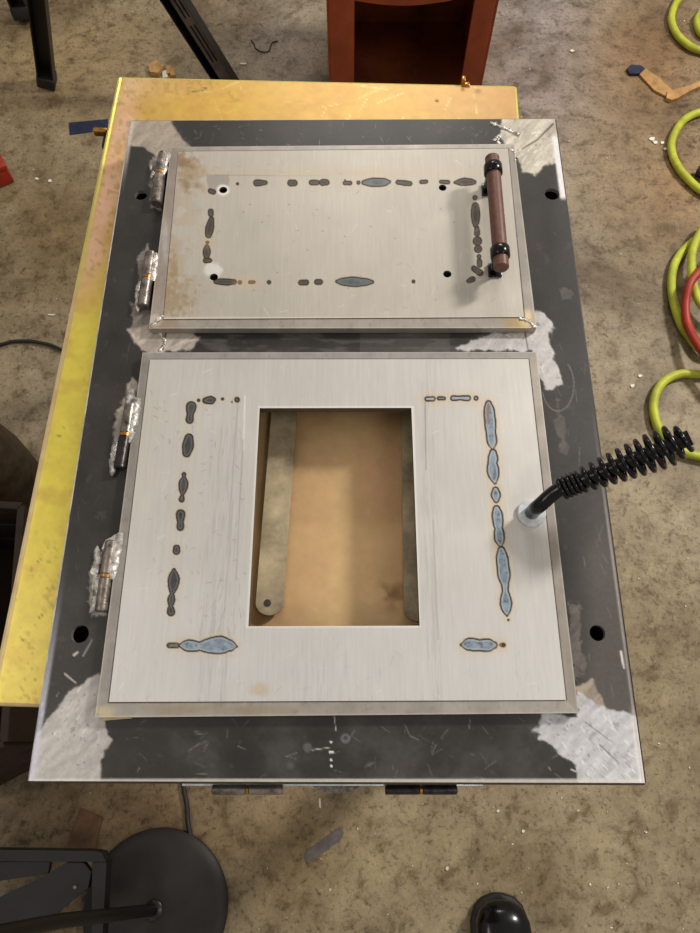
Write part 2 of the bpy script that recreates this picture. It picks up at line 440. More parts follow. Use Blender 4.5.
# ================================================================== WORK TABLE
ZT = 0.744
tTL, tTR = at(120, 78, ZT), at(515, 87, ZT); tBL = at(-26, 702, ZT)
ex = (tTR-tTL).normalized(); ey = Vector((-ex.y, ex.x, 0)); tL = (tBL-tTL).dot(-ey)
tBL = tTL - ey*tL; tBR = tTR - ey*tL
def table_paint(P):
    p = Paint(P, (202, 164, 88), 0.42); x, y = p.x, p.y
    n = fbm(x, y, 60, 4); n2 = fbm(x+90, y*1.2, 22, 4)
    X0 = 120-0.232*(y-78)                       # the left edge
    e = x-X0
    p.mix(sst(230, 330, y+60*(n-0.5))*sst(300, 200, e), (228, 210, 88))  # yellow plating tone, brightened to make up for weaker light at left
    p.mix(sst(480, 640, y)*0.6*sst(300, 200, e), (222, 200, 112))
    p.mix(sst(0, 10, e)*sst(34, 16, e+10*(n2-0.5))*sst(340, 240, y), (220, 178, 146))
    p.mix(np.exp(-((x-150)/40)**2-((y-88)/14)**2)*0.7, (214, 178, 128))
    p.mix(sst(330, 520, x)*sst(140, 110, y)*0.8, (190, 150, 104))
    p.mix(np.exp(-((x-210)/60)**2-((y-104)/18)**2)*0.5, (214, 170, 62))
    p.mix(sst(0.5, 0.75, n2)*0.25, (190, 140, 80))
    p.c *= (1+0.10*sst(200, 60, e)*sst(120, 200, y))[:, None]
    # under the window
    inn = sst(220, 260, x)*sst(330, 400, y)
    p.mix(inn, (204, 168, 122)); p.mix(inn*sst(0.45, 0.7, n)*0.5, (214, 182, 134)); p.mix(inn*np.exp(-((x-345)/14)**2)*0.35, (226, 196, 140))
    p.mix(inn*np.exp(-((x-392)/20)**2-((y-594)/12)**2)*0.6*sst(0.4, 0.6, n2), (110, 76, 40))
    p.mix(inn*np.exp(-((x-380)/28)**2-((y-480)/30)**2)*0.35, (210, 150, 116))
    i = p.box(-200, 60, 240, 760)
    p.mix(sst(0.60, 0.72, fbm(x[i], y[i], 4, 2))*sst(0.4, 0.7, n[i])*0.35, (150, 128, 50), i)
    p.scratch(22, 120, 80, 515, 118, 24, (238, 222, 160), 0.8, 3)
    p.scratch(50, 5, 300, 110, 700, 9, (232, 226, 180), 0.6, 4)
    p.scratch(30, 5, 300, 110, 700, 7, (110, 96, 50), 0.7, 5)
    p.scratch(40, 270, 430, 405, 620, 12, (226, 196, 150), 0.45, 6)
    for k in range(8): p.line(191+k*1.6, 91.5-0.1*k, 192+k*1.6, 91.5-0.1*k, 0.4, (60, 44, 30), 0.8 if k % 3 else 0.2)
    p.blob(205, 88.3, 2.2, 1.0, (70, 52, 34), 0.6); p.blob(437, 101, 1.5, 1.2, (60, 44, 30)); p.blob(478, 91, 3, 2.5, (120, 100, 50), 0.5)
    return p
table = thing('work_table', 'yellow zinc-plated steel worktable lying under the stove front', 'table', ((tTL+tBR)/2).xy.to_3d())
plate('table_top', (tTL, tTR, tBR, tBL), 0.0028, table_paint, M['zinc'], table, thick=0.004, wall_col=(206, 186, 80))
# rolled edge round the top
def rim_paint(P):
    p = Paint(P, (214, 206, 92), 0.3); y = p.y
    p.mix(sst(220, 330, y)*0.75, (232, 204, 168)); p.mix(sst(0.5, 0.7, fbm(p.x, p.y, 14, 3))*0.5, (222, 184, 130)); return p
def painted_tube(name, a, b, r, paint, mat, parent, n=200, seg=8):
    mb = MB(); pts = [Vector(a)+(Vector(b)-Vector(a))*i/n for i in range(n+1)]; mb.tube(pts, r, seg)
    o = mb.build(name, mat, parent); set_attr(o.data, paint(np.array([tuple(v.co) for v in o.data.vertices])).rgba()); return o
dz = Vector((0, 0, -0.003))
painted_tube('rolled_edge', tTL+dz, tBL+dz, 0.0042, rim_paint, M['zinc'], table)
painted_tube('rolled_edge', tTL+dz, tTR+dz, 0.0032, rim_paint, M['zinc'], table)
painted_tube('rolled_edge', tTR+dz, tBR+dz, 0.0032, rim_paint, M['zinc'], table)
painted_tube('rolled_edge', tBL+dz, tBR+dz, 0.0032, rim_paint, M['zinc'], table)
Rz = Matrix((ex, ey, Vector((0, 0, 1)))).transposed()
tw = (tTR-tTL).length; tc = (tTL+tBR)/2
for sx in (-1, 1):
    for sy in (-1, 1):
        c = tc+ex*sx*(tw/2-0.045)+ey*sy*(tL/2-0.045)
        MB().box((c.x, c.y, ZT/2-0.02), (0.05, 0.05, ZT-0.04), Rz, 0.004).build('leg', M['dark_steel'], table)
for sy in (-1, 1):
    c = tc+ey*sy*(tL/2-0.03)
    MB().box((c.x, c.y, ZT-0.03), (tw-0.06, 0.006, 0.045), Rz).build('apron', M['dark_steel'], table)
for sx in (-1, 1):
    c = tc+ex*sx*(tw/2-0.03)
    MB().box((c.x, c.y, ZT-0.03), (0.006, tL-0.06, 0.045), Rz).build('apron', M['dark_steel'], table)
b0 = at(101, 132, ZT-0.02)
o = MB().box(b0, (0.022, 0.008, 0.012), Rz, 0.002).build('edge_bracket', M['brass'], table)
MB().box(b0+Vector((0.012, -0.014, -0.02)), (0.016, 0.03, 0.04), Rz, 0.002).build('bracket_block', M['black_paint'], table)
MB().box(at(463, 84, ZT)+Vector((0, 0.002, 0.003)), (0.006, 0.010, 0.014), Rz, 0.0015).box(at(466, 85, ZT)+Vector((0, 0.0, 0.0)), (0.012, 0.008, 0.006), Rz, 0.0015).build('edge_clip', M['brass'], table)

# ================================================================== STOVE FRONT
ZF = 0.80; ZD = 0.813
fq = [at(131, 121, ZF), at(555, 119, ZF), at(645, 783, ZF), at(29, 781, ZF)]
fc = sum(fq, Vector())/4
stove = thing('stove_front', 'bare steel stove front with two hinged doors lying flat on the yellow table', 'stove front', (fc.x, fc.y, ZT))

def q_px(pts, z): return [at(x, y, z) for x, y in pts]
def frame_paint(P):
    p = Paint(P, (52, 49, 47), 0.36); x, y = p.x, p.y
    n = fbm(x, y, 40, 5); n2 = fbm(x+200, y, 9, 4)
    p.c *= (0.70+0.58*n)[:, None]
    p.mix(sst(565, 600, x)*sst(420, 600, y)*0.75, (98, 92, 88)); p.mix(sst(545, 565, x)*sst(330, 200, y)*0.4, (84, 82, 82))
    p.mix(sst(690, 740, y)*sst(0.45, 0.7, n)*0.3, (92, 90, 90))
    i = p.box(200, 325, 540, 358); p.mix(sst(0.5, 0.7, fbm(x[i]/4, y[i], 6, 3))*0.5, (104, 100, 98), i)
    i = p.box(360, 325, 450, 358); p.mix(np.full(len(i), 0.35), (104, 100, 98), i)
    st = fbm((x+y)*1.0, (x-y)*0.25, 7, 4); pit = fbm(x*1.5+33, y, 5, 3)
    def patch(pts, col, jit=5, ns=14, a=1.0, tone=0.35, soft=1.5):
        i, m = p.poly(pts, jit, ns, soft)
        c = np.asarray(col)[None]*(1-tone/2+tone*st[i][:, None])
        p.c[i] += (c-p.c[i])*(m*a)[:, None]; p.r[i] += (0.34-p.r[i])*m*a
        p.mix(m*a*sst(0.76, 0.86, pit[i])*0.6, (104, 98, 94), i)
    patch([(125, 115), (170, 115), (177, 133), (190, 147), (176, 153), (160, 160), (150, 150), (140, 147), (125, 145)], (166, 154, 140), 3, 10)
    patch([(505, 112), (500, 132), (506, 146), (516, 153), (522, 172), (534, 174), (545, 166), (562, 160), (562, 112)], (190, 182, 168), 5, 12, 1, 0.36)
    patch([(99, 674), (86, 680), (69, 691), (58, 705), (44, 724), (20, 755), (20, 790), (99, 790), (100, 760), (112, 740), (106, 728), (104, 690)], (174, 169, 166), 4, 10, 1, 0.26)
    patch([(576, 688), (593, 684), (606, 709), (634, 716), (655, 730), (655, 792), (584, 792), (574, 762), (556, 750), (534, 731), (546, 712), (576, 716)], (190, 190, 194), 5, 10, 1, 0.24)
    patch([(576, 688), (592, 680), (604, 705), (596, 705)], (158, 146, 132), 4, 8)
    patch([(528, 308), (546, 314), (553, 328), (549, 342), (557, 366), (562, 384), (546, 390), (530, 352), (480, 352), (455, 348), (490, 334), (528, 330)], (190, 187, 186), 5, 9, 1, 0.22)
    patch([(128, 330), (140, 352), (190, 352), (199, 340), (195, 328), (150, 326)], (176, 166, 156), 4, 10, 1, 0.5)
    patch([(136, 335), (131, 305), (141, 290), (136, 262), (148, 245), (150, 300), (152, 335)], (150, 140, 130), 7, 8, 0.8, 0.6)
    patch([(150, 208), (150, 165), (157, 150), (165, 170), (160, 210)], (170, 160, 150), 5, 7, 0.75, 0.6)
    patch([(118, 412), (126, 392), (132, 378), (138, 385), (130, 472), (114, 470), (112, 450)], (186, 174, 160), 5, 7, 0.85, 0.6)
    patch([(90, 566), (96, 556), (104, 545), (110, 560), (106, 615), (92, 615), (89, 590)], (186, 180, 174), 5, 7, 0.85, 0.6)
    patch([(566, 640), (570, 600), (580, 605), (583, 668), (574, 680), (566, 655)], (128, 120, 114), 8, 9, 0.6, 0.6)
    patch([(560, 290), (572, 288), (574, 296), (562, 300)], (110, 106, 104), 5, 6, 0.5, 0.6)
    patch([(556, 395), (566, 420), (568, 455), (558, 455)], (120, 114, 108), 8, 9, 0.5, 0.6)
    p.scratch(26, 545, 712, 640, 776, 7, (236, 236, 238), 0.9, 41, 0.7, 0.5); p.scratch(18, 40, 690, 98, 770, 7, (222, 220, 220), 0.8, 42, -0.9, 0.5)
    p.scratch(24, 516, 132, 552, 168, 8, (232, 226, 214), 0.8, 43, -0.7, 0.45); p.scratch(16, 500, 334, 552, 384, 7, (232, 230, 230), 0.8, 44, None, 0.5)
    p.scratch(14, 584, 722, 632, 776, 8, (128, 122, 118), 0.8, 45, 0.8, 0.4); p.scratch(10, 44, 700, 80, 760, 6, (120, 114, 110), 0.8, 46, -0.9, 0.4)
    # mitre joints scribed in the ground corners
    p.line(553, 124, 537, 140, 0.8, (84, 72, 62), 0.9); p.line(537, 140, 522, 149, 0.6, (84, 72, 62), 0.9)
    p.line(166, 331, 163, 350, 0.8, (80, 66, 56), 0.9); p.line(525, 332, 528, 350, 0.6, (90, 76, 66), 0.8)
    for k in range(5): p.line(168+k*8, 349-k*3, 192-k*2, 336+k*2, 0.7, (214, 208, 200), 0.5)
    p.line(600, 745, 619, 763, 0.6, (120, 116, 112), 0.8); p.line(585, 722, 612, 742, 0.5, (120, 116, 112), 0.7)
    # punch marks, rings and stray scratches
    for (a, b) in ((331, 742), (330, 752), (332.5, 752), (331, 760), (331.5, 766)): p.blob(a, b, 1.3, 1.2, (228, 228, 228), 1, 0.4)
    p.blob(345.5, 738.5, 6.5, 7, (48, 50, 54), 0.7, 0.25); p.blob(345.5, 738.5, 5, 5.2, (112, 114, 116), 0.8, 0.25); p.blob(345.5, 738, 1.8, 1.8, (56, 58, 60), 0.9, 0.4)
    p.blob(307.5, 747.5, 4.5, 5, (96, 96, 98), 0.8, 0.3); p.blob(290.5, 765.5, 3.5, 3.5, (92, 92, 94), 0.6, 0.5); p.blob(370, 764, 3, 3, (92, 92, 94), 0.5, 0.5)
    p.line(312, 750, 330, 747.5, 0.4, (190, 186, 180)); p.line(334, 715, 336, 731, 0.4, (190, 186, 180))
    p.scratch(70, 90, 716, 640, 780, 12, (170, 166, 162), 0.6, 11); p.scratch(40, 556, 200, 640, 720, 16, (160, 156, 150), 0.5, 12, 1.3)
    p.scratch(25, 60, 300, 130, 660, 12, (150, 146, 142), 0.5, 13, 1.7); p.scratch(40, 180, 120, 490, 146, 5, (150, 148, 148), 0.6, 14)
    p.line(65, 674, 76, 683, 1.0, (176, 168, 160), 0.9); p.line(74, 655, 78, 652, 1.2, (200, 196, 190), 0.9); p.line(83, 656, 92, 640, 0.8, (150, 146, 140), 0.8)
    for q in range(24):                              # light rings left by grinding, right stile
        a = q/24*math.pi*1.2-0.9; p.line(558+16*math.cos(a), 385+26*math.sin(a), 558+16*math.cos(a+0.16), 385+26*math.sin(a+0.16), 0.5, (140, 136, 132), 0.5)
    p.mix(sst(0.72, 0.8, n2)*0.25, (96, 92, 90))
    # worn edges
    p.mix(sst(777.8, 779.6, y)*0.85, (206, 200, 194))
    p.mix(sst(7, 3, x-(131-0.1545*(y-121)))*sst(540, 720, y)*0.8, (190, 190, 204))
    p.mix(sst(5, 2, x-(131-0.1545*(y-121)))*sst(200, 140, y)*0.8, (200, 192, 182))
    p.mix(sst(7, 4, (555+0.1355*(y-119))-x)*sst(202, 196, y)*sst(132, 140, y), (226, 224, 224))
    p.mix(sst(7, 3, (555+0.1355*(y-119))-x)*sst(700, 730, y)*0.8, (226, 222, 220))
    p.mix(sst(1.7, 0.6, np.abs((555+0.1355*(y-119))-x-2))*sst(380, 560, y)*0.6, (190, 184, 178))
    p.line(621, 652, 624, 668, 1.3, (222, 218, 214), 0.9)
    return p
FH = [(141, 195, 0.0082), (552, 194, 0.0098), (80, 634, 0.0092), (597.5, 633, 0.0082)]
fholes = [(at(a, b, ZF).x, at(a, b, ZF).y, r) for a, b, r in FH]
cut_u = q_px([(188, 165), (500, 162), (520, 312), (170, 312)], ZF)
cut_l = q_px([(165, 372), (520, 372), (556, 690), (122, 690)], ZF)
plate('frame_plate', fq, 0.00115, frame_paint, M['frame'], stove, fholes, [cut_u, cut_l], 0.006, wall_col=(120, 114, 110))
# chamfered edge pieces round the plate
def edge_paint(col):
    def f(P):
        p = Paint(P, col, 0.3); n = fbm(p.x, p.y, 12, 4); p.c *= (0.65+0.7*n)[:, None]; return p
    return f
zc = Vector((0, 0, -0.0022))
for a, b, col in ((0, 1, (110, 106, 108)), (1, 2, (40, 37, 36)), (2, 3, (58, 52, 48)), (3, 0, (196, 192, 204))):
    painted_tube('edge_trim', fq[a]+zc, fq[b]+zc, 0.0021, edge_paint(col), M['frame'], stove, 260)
# side skirt below the plate and added back sheet that blocks light (keeps the cavity dark)
ins = [p+(fc.xy.to_3d()+Vector((0, 0, p.z))-p).normalized()*0.006 for p in fq]
for i in range(4):
    a, b = ins[i], ins[(i+1) % 4]; m = (a+b)/2; d = (b-a); t = d.normalized()
    R = Matrix((t, Vector((-t.y, t.x, 0)), Vector((0, 0, 1)))).transposed()
    MB().box((m.x, m.y, (ZF-0.006+ZT+0.004)/2), (d.length, 0.003, ZF-0.006-ZT-0.004-0.0004), R).build('side_skirt', M['dark_steel'], stove)
def dark_paint(P): return Paint(P, (50, 46, 43), 0.6)
back_q = [Vector((p.x, p.y, ZT+0.0045)) for p in ins]
plate('light_block_sheet', back_q, 0.01, dark_paint, M['frame'], stove, (), [q_px([(222, 392), (428, 392), (432, 640), (224, 640)], ZT+0.0045)], 0.002)

# weld beads at the corner joints
def bead(pts, r, n, parent, flat=0.45, mat='weld', name='weld_bead'):
    mb = MB(); P = spline(pts, 12)
    for k in range(n):
        q = P[int(k*(len(P)-1)/max(1, n-1))]; mb.lump(q, r*random.uniform(0.75, 1.15), (1, 1, flat), random.uniform(0, 3), 4)
    return mb.build(name, M[mat], parent, ang=80)
bead([at(491, 123, ZF), at(504, 128, ZF), at(517, 134, ZF)], 0.0042, 16, stove)
bead([at(494, 140, ZF), at(500, 135, ZF), at(498, 143, ZF), at(505, 148, ZF)], 0.0032, 14, stove)
bead([at(160, 333, ZF), at(165, 342, ZF), at(160, 350, ZF)], 0.0026, 12, stove)

# ---- doors
def rim_bar(c_in, c_out, zi, zo, base, parent, stain=None):
    """one mitred angle-iron side: slopes from the sheet's edge down to the outer edge"""
    def paint(P):
        p = Paint(P, base, 0.42); n = fbm(p.x, p.y, 16, 4); n2 = fbm(p.x+70, p.y, 4, 3)
        p.c *= (0.9+0.2*n)[:, None]; p.mix(sst(0.62, 0.8, n2)*0.3, (120, 112, 104))
        if stain:
            for s in stain: p.blob(*s)
        return p
    A, B = at(*c_in[0], zi), at(*c_in[1], zi); D, E = at(*c_out[0], zo), at(*c_out[1], zo)
    L = max((A-B).length, (D-E).length); nu = max(2, int(L/0.0016)); nv = 7
    V = []; Q = []
    for j in range(nv+1):
        v = j/nv
        for i in range(nu+1):
            u = i/nu; V.append(((A*(1-u)+B*u)*(1-v)+(D*(1-u)+E*u)*v))
    k = nu+1
    for j in range(nv):
        for i in range(nu): Q.append((j*k+i, (j+1)*k+i, (j+1)*k+i+1, j*k+i+1))
    zb = ZF+0.001
    n0 = len(V)                                     # outer lip down to the frame, inner back down under the sheet
    for i in range(nu+1): q = V[nv*k+i]; V.append(Vector((q.x, q.y, zo)))
    for i in range(nu+1): q = V[nv*k+i]; V.append(Vector((q.x, q.y, zb)))
    for i in range(nu): Q.append((n0+i, n0+k+i, n0+k+i+1, n0+i+1))
    n1 = len(V)
    for i in range(nu+1): q = V[i]; V.append(Vector((q.x, q.y, zb)))
    for i in range(nu): Q.append((i, i+1, n1+i+1, n1+i))
    V = np.array([tuple(v) for v in V]); me = quads_mesh('rim_bar', V, np.array(Q)); pp = paint(V)
    vv = np.full(len(V), 0.0); vv[:n0] = np.repeat(np.arange(nv+1)/nv, k); vv[n0:n1] = 0.5
    pp.mix(sst(0.86, 1.0, vv)*0.45, (214, 206, 196)); pp.mix(sst(0.15, 0.0, vv)*(vv < 0.1)*0.6, (90, 82, 74)); set_attr(me, pp.rgba())  # pale outer strip is a painted highlight; dark inner strip marks the seam
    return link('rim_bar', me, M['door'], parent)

def upper_paint(P):
    p = Paint(P, (182, 176, 166), 0.44); x, y = p.x, p.y
    n = fbm(x, y, 50, 4); n2 = fbm(x+50, y+9, 10, 4); p.c *= (0.95+0.1*n)[:, None]
    sx = fbm(P[:, 0]*4000, P[:, 1]*120, 10, 3); p.c *= (0.985+0.03*sx)[:, None]
    p.mix(sst(230, 170, x+20*(n2-0.5))*sst(0.40, 0.62, n2)*0.4, (168, 146, 112))
    p.blob(189, 171, 11, 12, (146, 118, 82), 0.55, 0.8, 1.3, 6); p.blob(186, 185, 7, 6, (130, 106, 74), 0.5, 0.8, 1.3, 5); p.blob(183, 162, 8, 7, (128, 100, 66), 0.6, 0.7, 1.4, 4)
    p.blob(173, 263, 5, 11, (150, 122, 80), 0.55, 0.8, 1.2, 5); p.blob(174, 298, 16, 14, (150, 122, 84), 0.55, 0.8, 1.5, 4)
    p.blob(330, 172, 160, 4, (186, 170, 146), 0.4, 0.8, 0.3)
    p.blob(470, 290, 14, 10, (150, 144, 138), 0.4, 0.6, 0.4)
    # ground spots around the left holes
    i, m = p.poly([(207, 176), (229, 174), (229, 184), (216, 192), (208, 190)], 1.5, 5, 0.8); p.mix(m*0.8, (150, 145, 138), i)
    p.blob(223, 190, 6.5, 5.5, (226, 224, 218), 0.9, 0.25); p.blob(213, 270, 9, 8, (214, 212, 208), 0.9, 0.3, 0.3, 6)
    p.line(207, 175, 272, 175.5, 0.4, (140, 132, 124), 0.6); p.line(272, 175.5, 330, 176, 0.3, (150, 142, 134), 0.35)
    for q in (((256.5, 183, 3.0), (265.5, 182.6, 1.8)), ((290.8, 183, 3.1), (294, 183, 3.1)), ((311.5, 182.5, 2.4), (317, 182.5, 2.5)), ((322.5, 182.5, 3.1), (326.5, 182.3, 2.7)),
              ((345, 183, 1.9), (350, 183, 1.9)), ((358.5, 182.6, 1.7),), ((398, 182.3, 2.1), (404, 183, 2.4), (410, 183.6, 2.1)), ((421.5, 182, 1.9), (426, 181.6, 1.8)),
              ((441, 181.8, 1.5), (448, 182.2, 1.9)), ((455, 182.5, 1.2), (464, 181.8, 3.7), (470, 181.9, 3.2), (474, 182.2, 2)),
              ((475, 197.7, 2.2),), ((475.3, 206, 3.4), (475.5, 214, 4.4), (475.6, 222, 3.4), (475.5, 225, 2.4)), ((477, 228.5, 2.2), (477, 233.5, 2.7)), ((477.4, 241, 4.3),), ((478, 249, 3.7),),
              ((479, 256.5, 2.1),), ((479.5, 261, 2.3), (479.6, 265, 2.3)), ((474, 268.5, 2.6), (480, 272.8, 3)), ((468.5, 281, 1.8), (472.5, 279.2, 2.6)),
              ((210.8, 211.5, 2.5), (210.9, 214, 2.5)), ((211.5, 219, 2.3), (209.5, 229, 4), (208.5, 235, 2.9)), ((207, 247, 2.2), (206.7, 252, 3.7), (206.5, 256, 2.8)), ((205.5, 260.5, 2.3), (209.5, 260.5, 2.2)), ((210.5, 191, 2.2), (213.5, 192, 2.2)),
              ((216, 281.5, 2.4), (225, 282, 3.2), (234, 282, 2.5)), ((269, 282.2, 1.9),), ((301, 282.6, 2.5), (306, 282.5, 2.7)), ((317, 282, 2.5), (320, 282, 2.5)), ((413.5, 281.5, 1.5),), ((237.5, 183.8, 1.2),), ((345, 180, 0.4),)):
        p.mark('D', *q)
    p.mark('B', (364, 182.6, 2.3), (374, 182.3, 4.3), (382, 182.3, 4.1), (389, 182, 1.7))
    p.mark('B', (337, 281.5, 1.4), (346, 281.7, 4), (354, 281.8, 4.9), (362, 282, 4), (372, 282, 1.6))
    p.mark('T', (207.5, 242.5, 1.4)); p.mark('T', (240, 282.2, 1.8)); p.mark('T', (250, 282.2, 1.5), (254, 282, 1.3))
    p.scratch(60, 180, 155, 505, 315, 5, (140, 132, 124), 0.5, 21); p.scratch(40, 180, 155, 505, 315, 9, (222, 218, 212), 0.5, 22)
    for k in range(18): p.blob(random.uniform(200, 460), random.uniform(195, 300), 0.8, 0.7, (120, 112, 104), 0.6)
    p.mix(sst(319, 316.5, y) * 0, (0, 0, 0)); p.mix(sst(316.0, 318.0, y)*0.6, (222, 214, 204))
    return p
def lower_paint(P):
    p = Paint(P, (198, 195, 190), 0.42); x, y = p.x, p.y
    n = fbm(x, y, 60, 4); n2 = fbm(x+50, y+9, 9, 4); p.c *= (0.96+0.08*n)[:, None]
    sx = fbm(P[:, 0]*4000, P[:, 1]*60, 12, 3); sx2 = fbm(P[:, 0]*4000+99, P[:, 1]*160, 5, 3); p.c *= (0.98+0.04*sx)[:, None]
    p.mix(sst(520, 660, y)*0.35, (210, 210, 214))
    p.mix(sst(190, 140, x)*sst(560, 380, y)*0.35*sst(0.3, 0.7, n), (192, 180, 160))
    band = sst(208, 216, x+0.06*(y-400))*sst(252, 240, x+0.06*(y-400))
    p.mix(band*sst(0.55, 0.75, sx2)*sst(400, 440, y)*0.35, (160, 158, 160)); p.mix(band*0.12, (180, 180, 184))
    band2 = sst(420, 424, x)*sst(440, 434, x-0.02*(y-400)); p.mix(band2*sst(0.5, 0.7, sx2)*0.25, (160, 158, 158))
    p.mix(sst(630, 660, y)*sst(0.60, 0.75, sx2)*0.2*sst(220, 260, x)*sst(420, 380, x), (158, 164, 184))
    p.line(245, 396, 243.5, 450, 0.7, (232, 232, 232), 0.7); p.line(238, 400, 228, 540, 0.5, (150, 150, 152), 0.5); p.line(243, 440, 236, 580, 0.6, (150, 150, 154), 0.5); p.line(233, 500, 222, 640, 0.8, (170, 170, 176), 0.5)
    p.line(425, 402, 426, 470, 0.4, (120, 116, 112), 0.7); p.line(433, 520, 438, 640, 0.5, (150, 148, 148), 0.5); p.line(419, 620, 419, 628, 0.6, (150, 140, 120), 0.8)
    for q in (((191.3, 406.5, 4.9), (190.2, 414, 3.2), (189.6, 420, 3.6)), ((189, 438, 4.2), (188, 446, 5.6), (186.6, 453, 4)), ((184, 474.5, 2.0), (183.9, 477, 1.5), (183.5, 484, 4.6), (182.4, 495, 1.4), (181.6, 499.5, 2.6)),
              ((180.6, 514, 4.4), (180.5, 522, 2.9), (180.3, 527, 3.5)), ((176.6, 548, 3.1), (176.4, 551, 3.6)),
              ((174, 570, 1.6), (173.8, 580, 5.6), (172, 594, 1.8), (171.2, 600, 3.6), (170.8, 606, 2.0), (171, 612, 3.9)), ((205.5, 400.5, 2.8), (211, 400.2, 3.9), (214, 399.5, 1.8)), ((237, 399.8, 2.5),)):
        p.mark('M', *q)
    for q in (((198.5, 400.3, 1.3),), ((222.6, 399, 1.2),), ((232, 402, 0.6),)): p.mark('D', *q)
    p.mark('M', (169.5, 645.5, 2.6), (177, 645.5, 2.6))
    p.mark('L', (180, 645.5, 1.6), (189.5, 645.7, 6), (199.5, 646.5, 4.3), (220, 644.8, 8.8), (229, 645.5, 6), (236.5, 646.5, 1.0))
    for q in (((427, 399, 2.2), (433, 398.8, 2.3)), ((439, 398.4, 1.7), (444, 398.4, 1.7)), ((453, 398.2, 2.6), (460, 398, 2), (468, 398.2, 2.7)), ((476, 398.2, 2.1),)): p.mark('L', *q)
    for q in (((488.5, 403.5, 3), (489.2, 412, 5.4), (490.2, 422, 5.7), (490.8, 432, 4.9), (492, 441, 5), (492.6, 448, 1.8)),
              ((493, 452.5, 3.5), (493, 459, 5), (492.4, 463, 4.7), (493, 470.5, 6), (495, 483, 1.5)), ((495.5, 490, 3.2), (495.8, 495, 4.7), (496.3, 500, 2.8)),
              ((496.6, 509, 3.6), (497.4, 516, 5.4), (498, 523, 5.2), (498.6, 528, 4), (499.3, 537, 5.3), (500.5, 546, 1.6)),
              ((501.2, 550, 3.6), (502.3, 560, 6), (503.8, 573, 6.4), (505, 584, 3.8), (505.3, 591, 3), (506, 604, 5.9), (507, 615.5, 1)),
              ((461.5, 644.8, 1.4), (470, 644.3, 6.4), (479, 645.2, 5.7), (488, 645.2, 6.4), (494, 645, 3.4))): p.mark('L', *q)
    p.blob(488, 414, 2.2, 10, (150, 100, 80), 0.5, 0.6, 0.8, 4)
    p.mark('T', (501, 645, 1.4), (503.4, 645, 2.2)); p.mark('D', (503.6, 645, 1.6)); p.mark('D', (508.3, 620, 0.9))
    p.blob(260, 690, 8, 6, (190, 168, 130), 0.5, 0.8, 0.5)
    p.scratch(90, 150, 390, 245, 620, 5, (134, 128, 122), 0.5, 31); p.scratch(70, 120, 365, 560, 700, 9, (226, 226, 226), 0.6, 32); p.scratch(40, 120, 640, 560, 698, 9, (170, 168, 170), 0.5, 33)
    p.scratch(24, 205, 560, 245, 640, 14, (150, 150, 156), 0.5, 34, 1.7)
    i = p.box(244, 400, 424, 632)                     # bright filed edge of the cut-out
    d = np.maximum.reduce([(260-0.055*(y[i]-408))-x[i], x[i]-(412+0.032*(y[i]-408)), 408-y[i], y[i]-626])
    p.mix(sst(2.6, 1.2, d)*0.65, (234, 232, 228), i)
    return p

# upper door
ud = thing('door', None, None, ((at(345, 240, ZF)).x, (at(345, 240, ZF)).y, ZF)); ud.parent = stove; ud.matrix_parent_inverse = Matrix.Translation(-stove.location); ud['label'] = 'upper solid door with four small holes'
def reparent_fix(o, parent):                          # children of a part: undo only that part's own offset
    o.parent = parent
    o.matrix_parent_inverse = Matrix.Translation(-Vector(parent.location))
class Sub: pass
_link = link
def link(name, me, mat, parent=None):
    o = bpy.data.objects.new(name, me); C.objects.link(o)
    if mat and not me.materials: me.materials.append(mat)
    if parent: o.parent = parent; o.matrix_parent_inverse = Matrix.Translation(-Vector(parent.location))
    return o
UI = [(178.5, 151.5), (508, 148.5), (524, 317), (163.5, 319)]; UO = [(171, 147), (514, 144), (536.5, 328), (149, 328.5)]
UH = [(223.2, 190, 0.0054), (442.6, 187.7, 0.0052), (213.8, 277, 0.0052), (447.3, 274, 0.0052)]
plate('face_sheet', q_px(UI, ZD), 0.0009, upper_paint, M['door'], ud, [(at(a, b, ZD).x, at(a, b, ZD).y, r) for a, b, r in UH], (), 0.003, wall_col=(120, 112, 104))
wst = [(160, 322, 16, 7, (150, 120, 84), 0.5, 0.7, 0.5), (518, 322, 14, 8, (170, 140, 90), 0.7, 0.7, 0.5), (155, 320, 6, 6, (224, 220, 214), 0.6, 0.5, 0.5), (526, 318, 6, 8, (214, 196, 150), 0.7, 0.6, 0.4),
       (160, 200, 5, 14, (150, 122, 86), 0.5, 0.7, 0.5), (152, 280, 5, 14, (150, 122, 86), 0.5, 0.7, 0.5), (165, 240, 3, 20, (212, 208, 202), 0.4, 0.6, 0.4)]
for i in range(4):
    j = (i+1) % 4
    rim_bar((UI[i], UI[j]), (UO[i], UO[j]), ZD-0.0010, ZD-0.0016, [(150, 144, 136), (146, 140, 132), (160, 153, 144), (156, 146, 136)][i], ud, wst)  # rim bars toned per side: their shading is put into the base colour
bead([at(534, 327, ZD-0.0016), at(529, 321, ZD-0.001), at(521, 319, ZD-0.001)], 0.0024, 14, ud, 0.5, 'weld')
bead([at(152, 326, ZD-0.0016), at(158, 320, ZD-0.001), at(162, 316, ZD-0.001)], 0.0030, 14, ud, 0.5, 'weld')
bead([at(508, 148, ZD-0.001), at(514, 152, ZD-0.0016), at(515, 160, ZD-0.0016)], 0.0020, 10, ud, 0.5, 'weld')
MB().box(at(343, 236, ZF+0.0012), (0.36, 0.2, 0.001)).build('back_sheet', M['dark_steel'], ud)
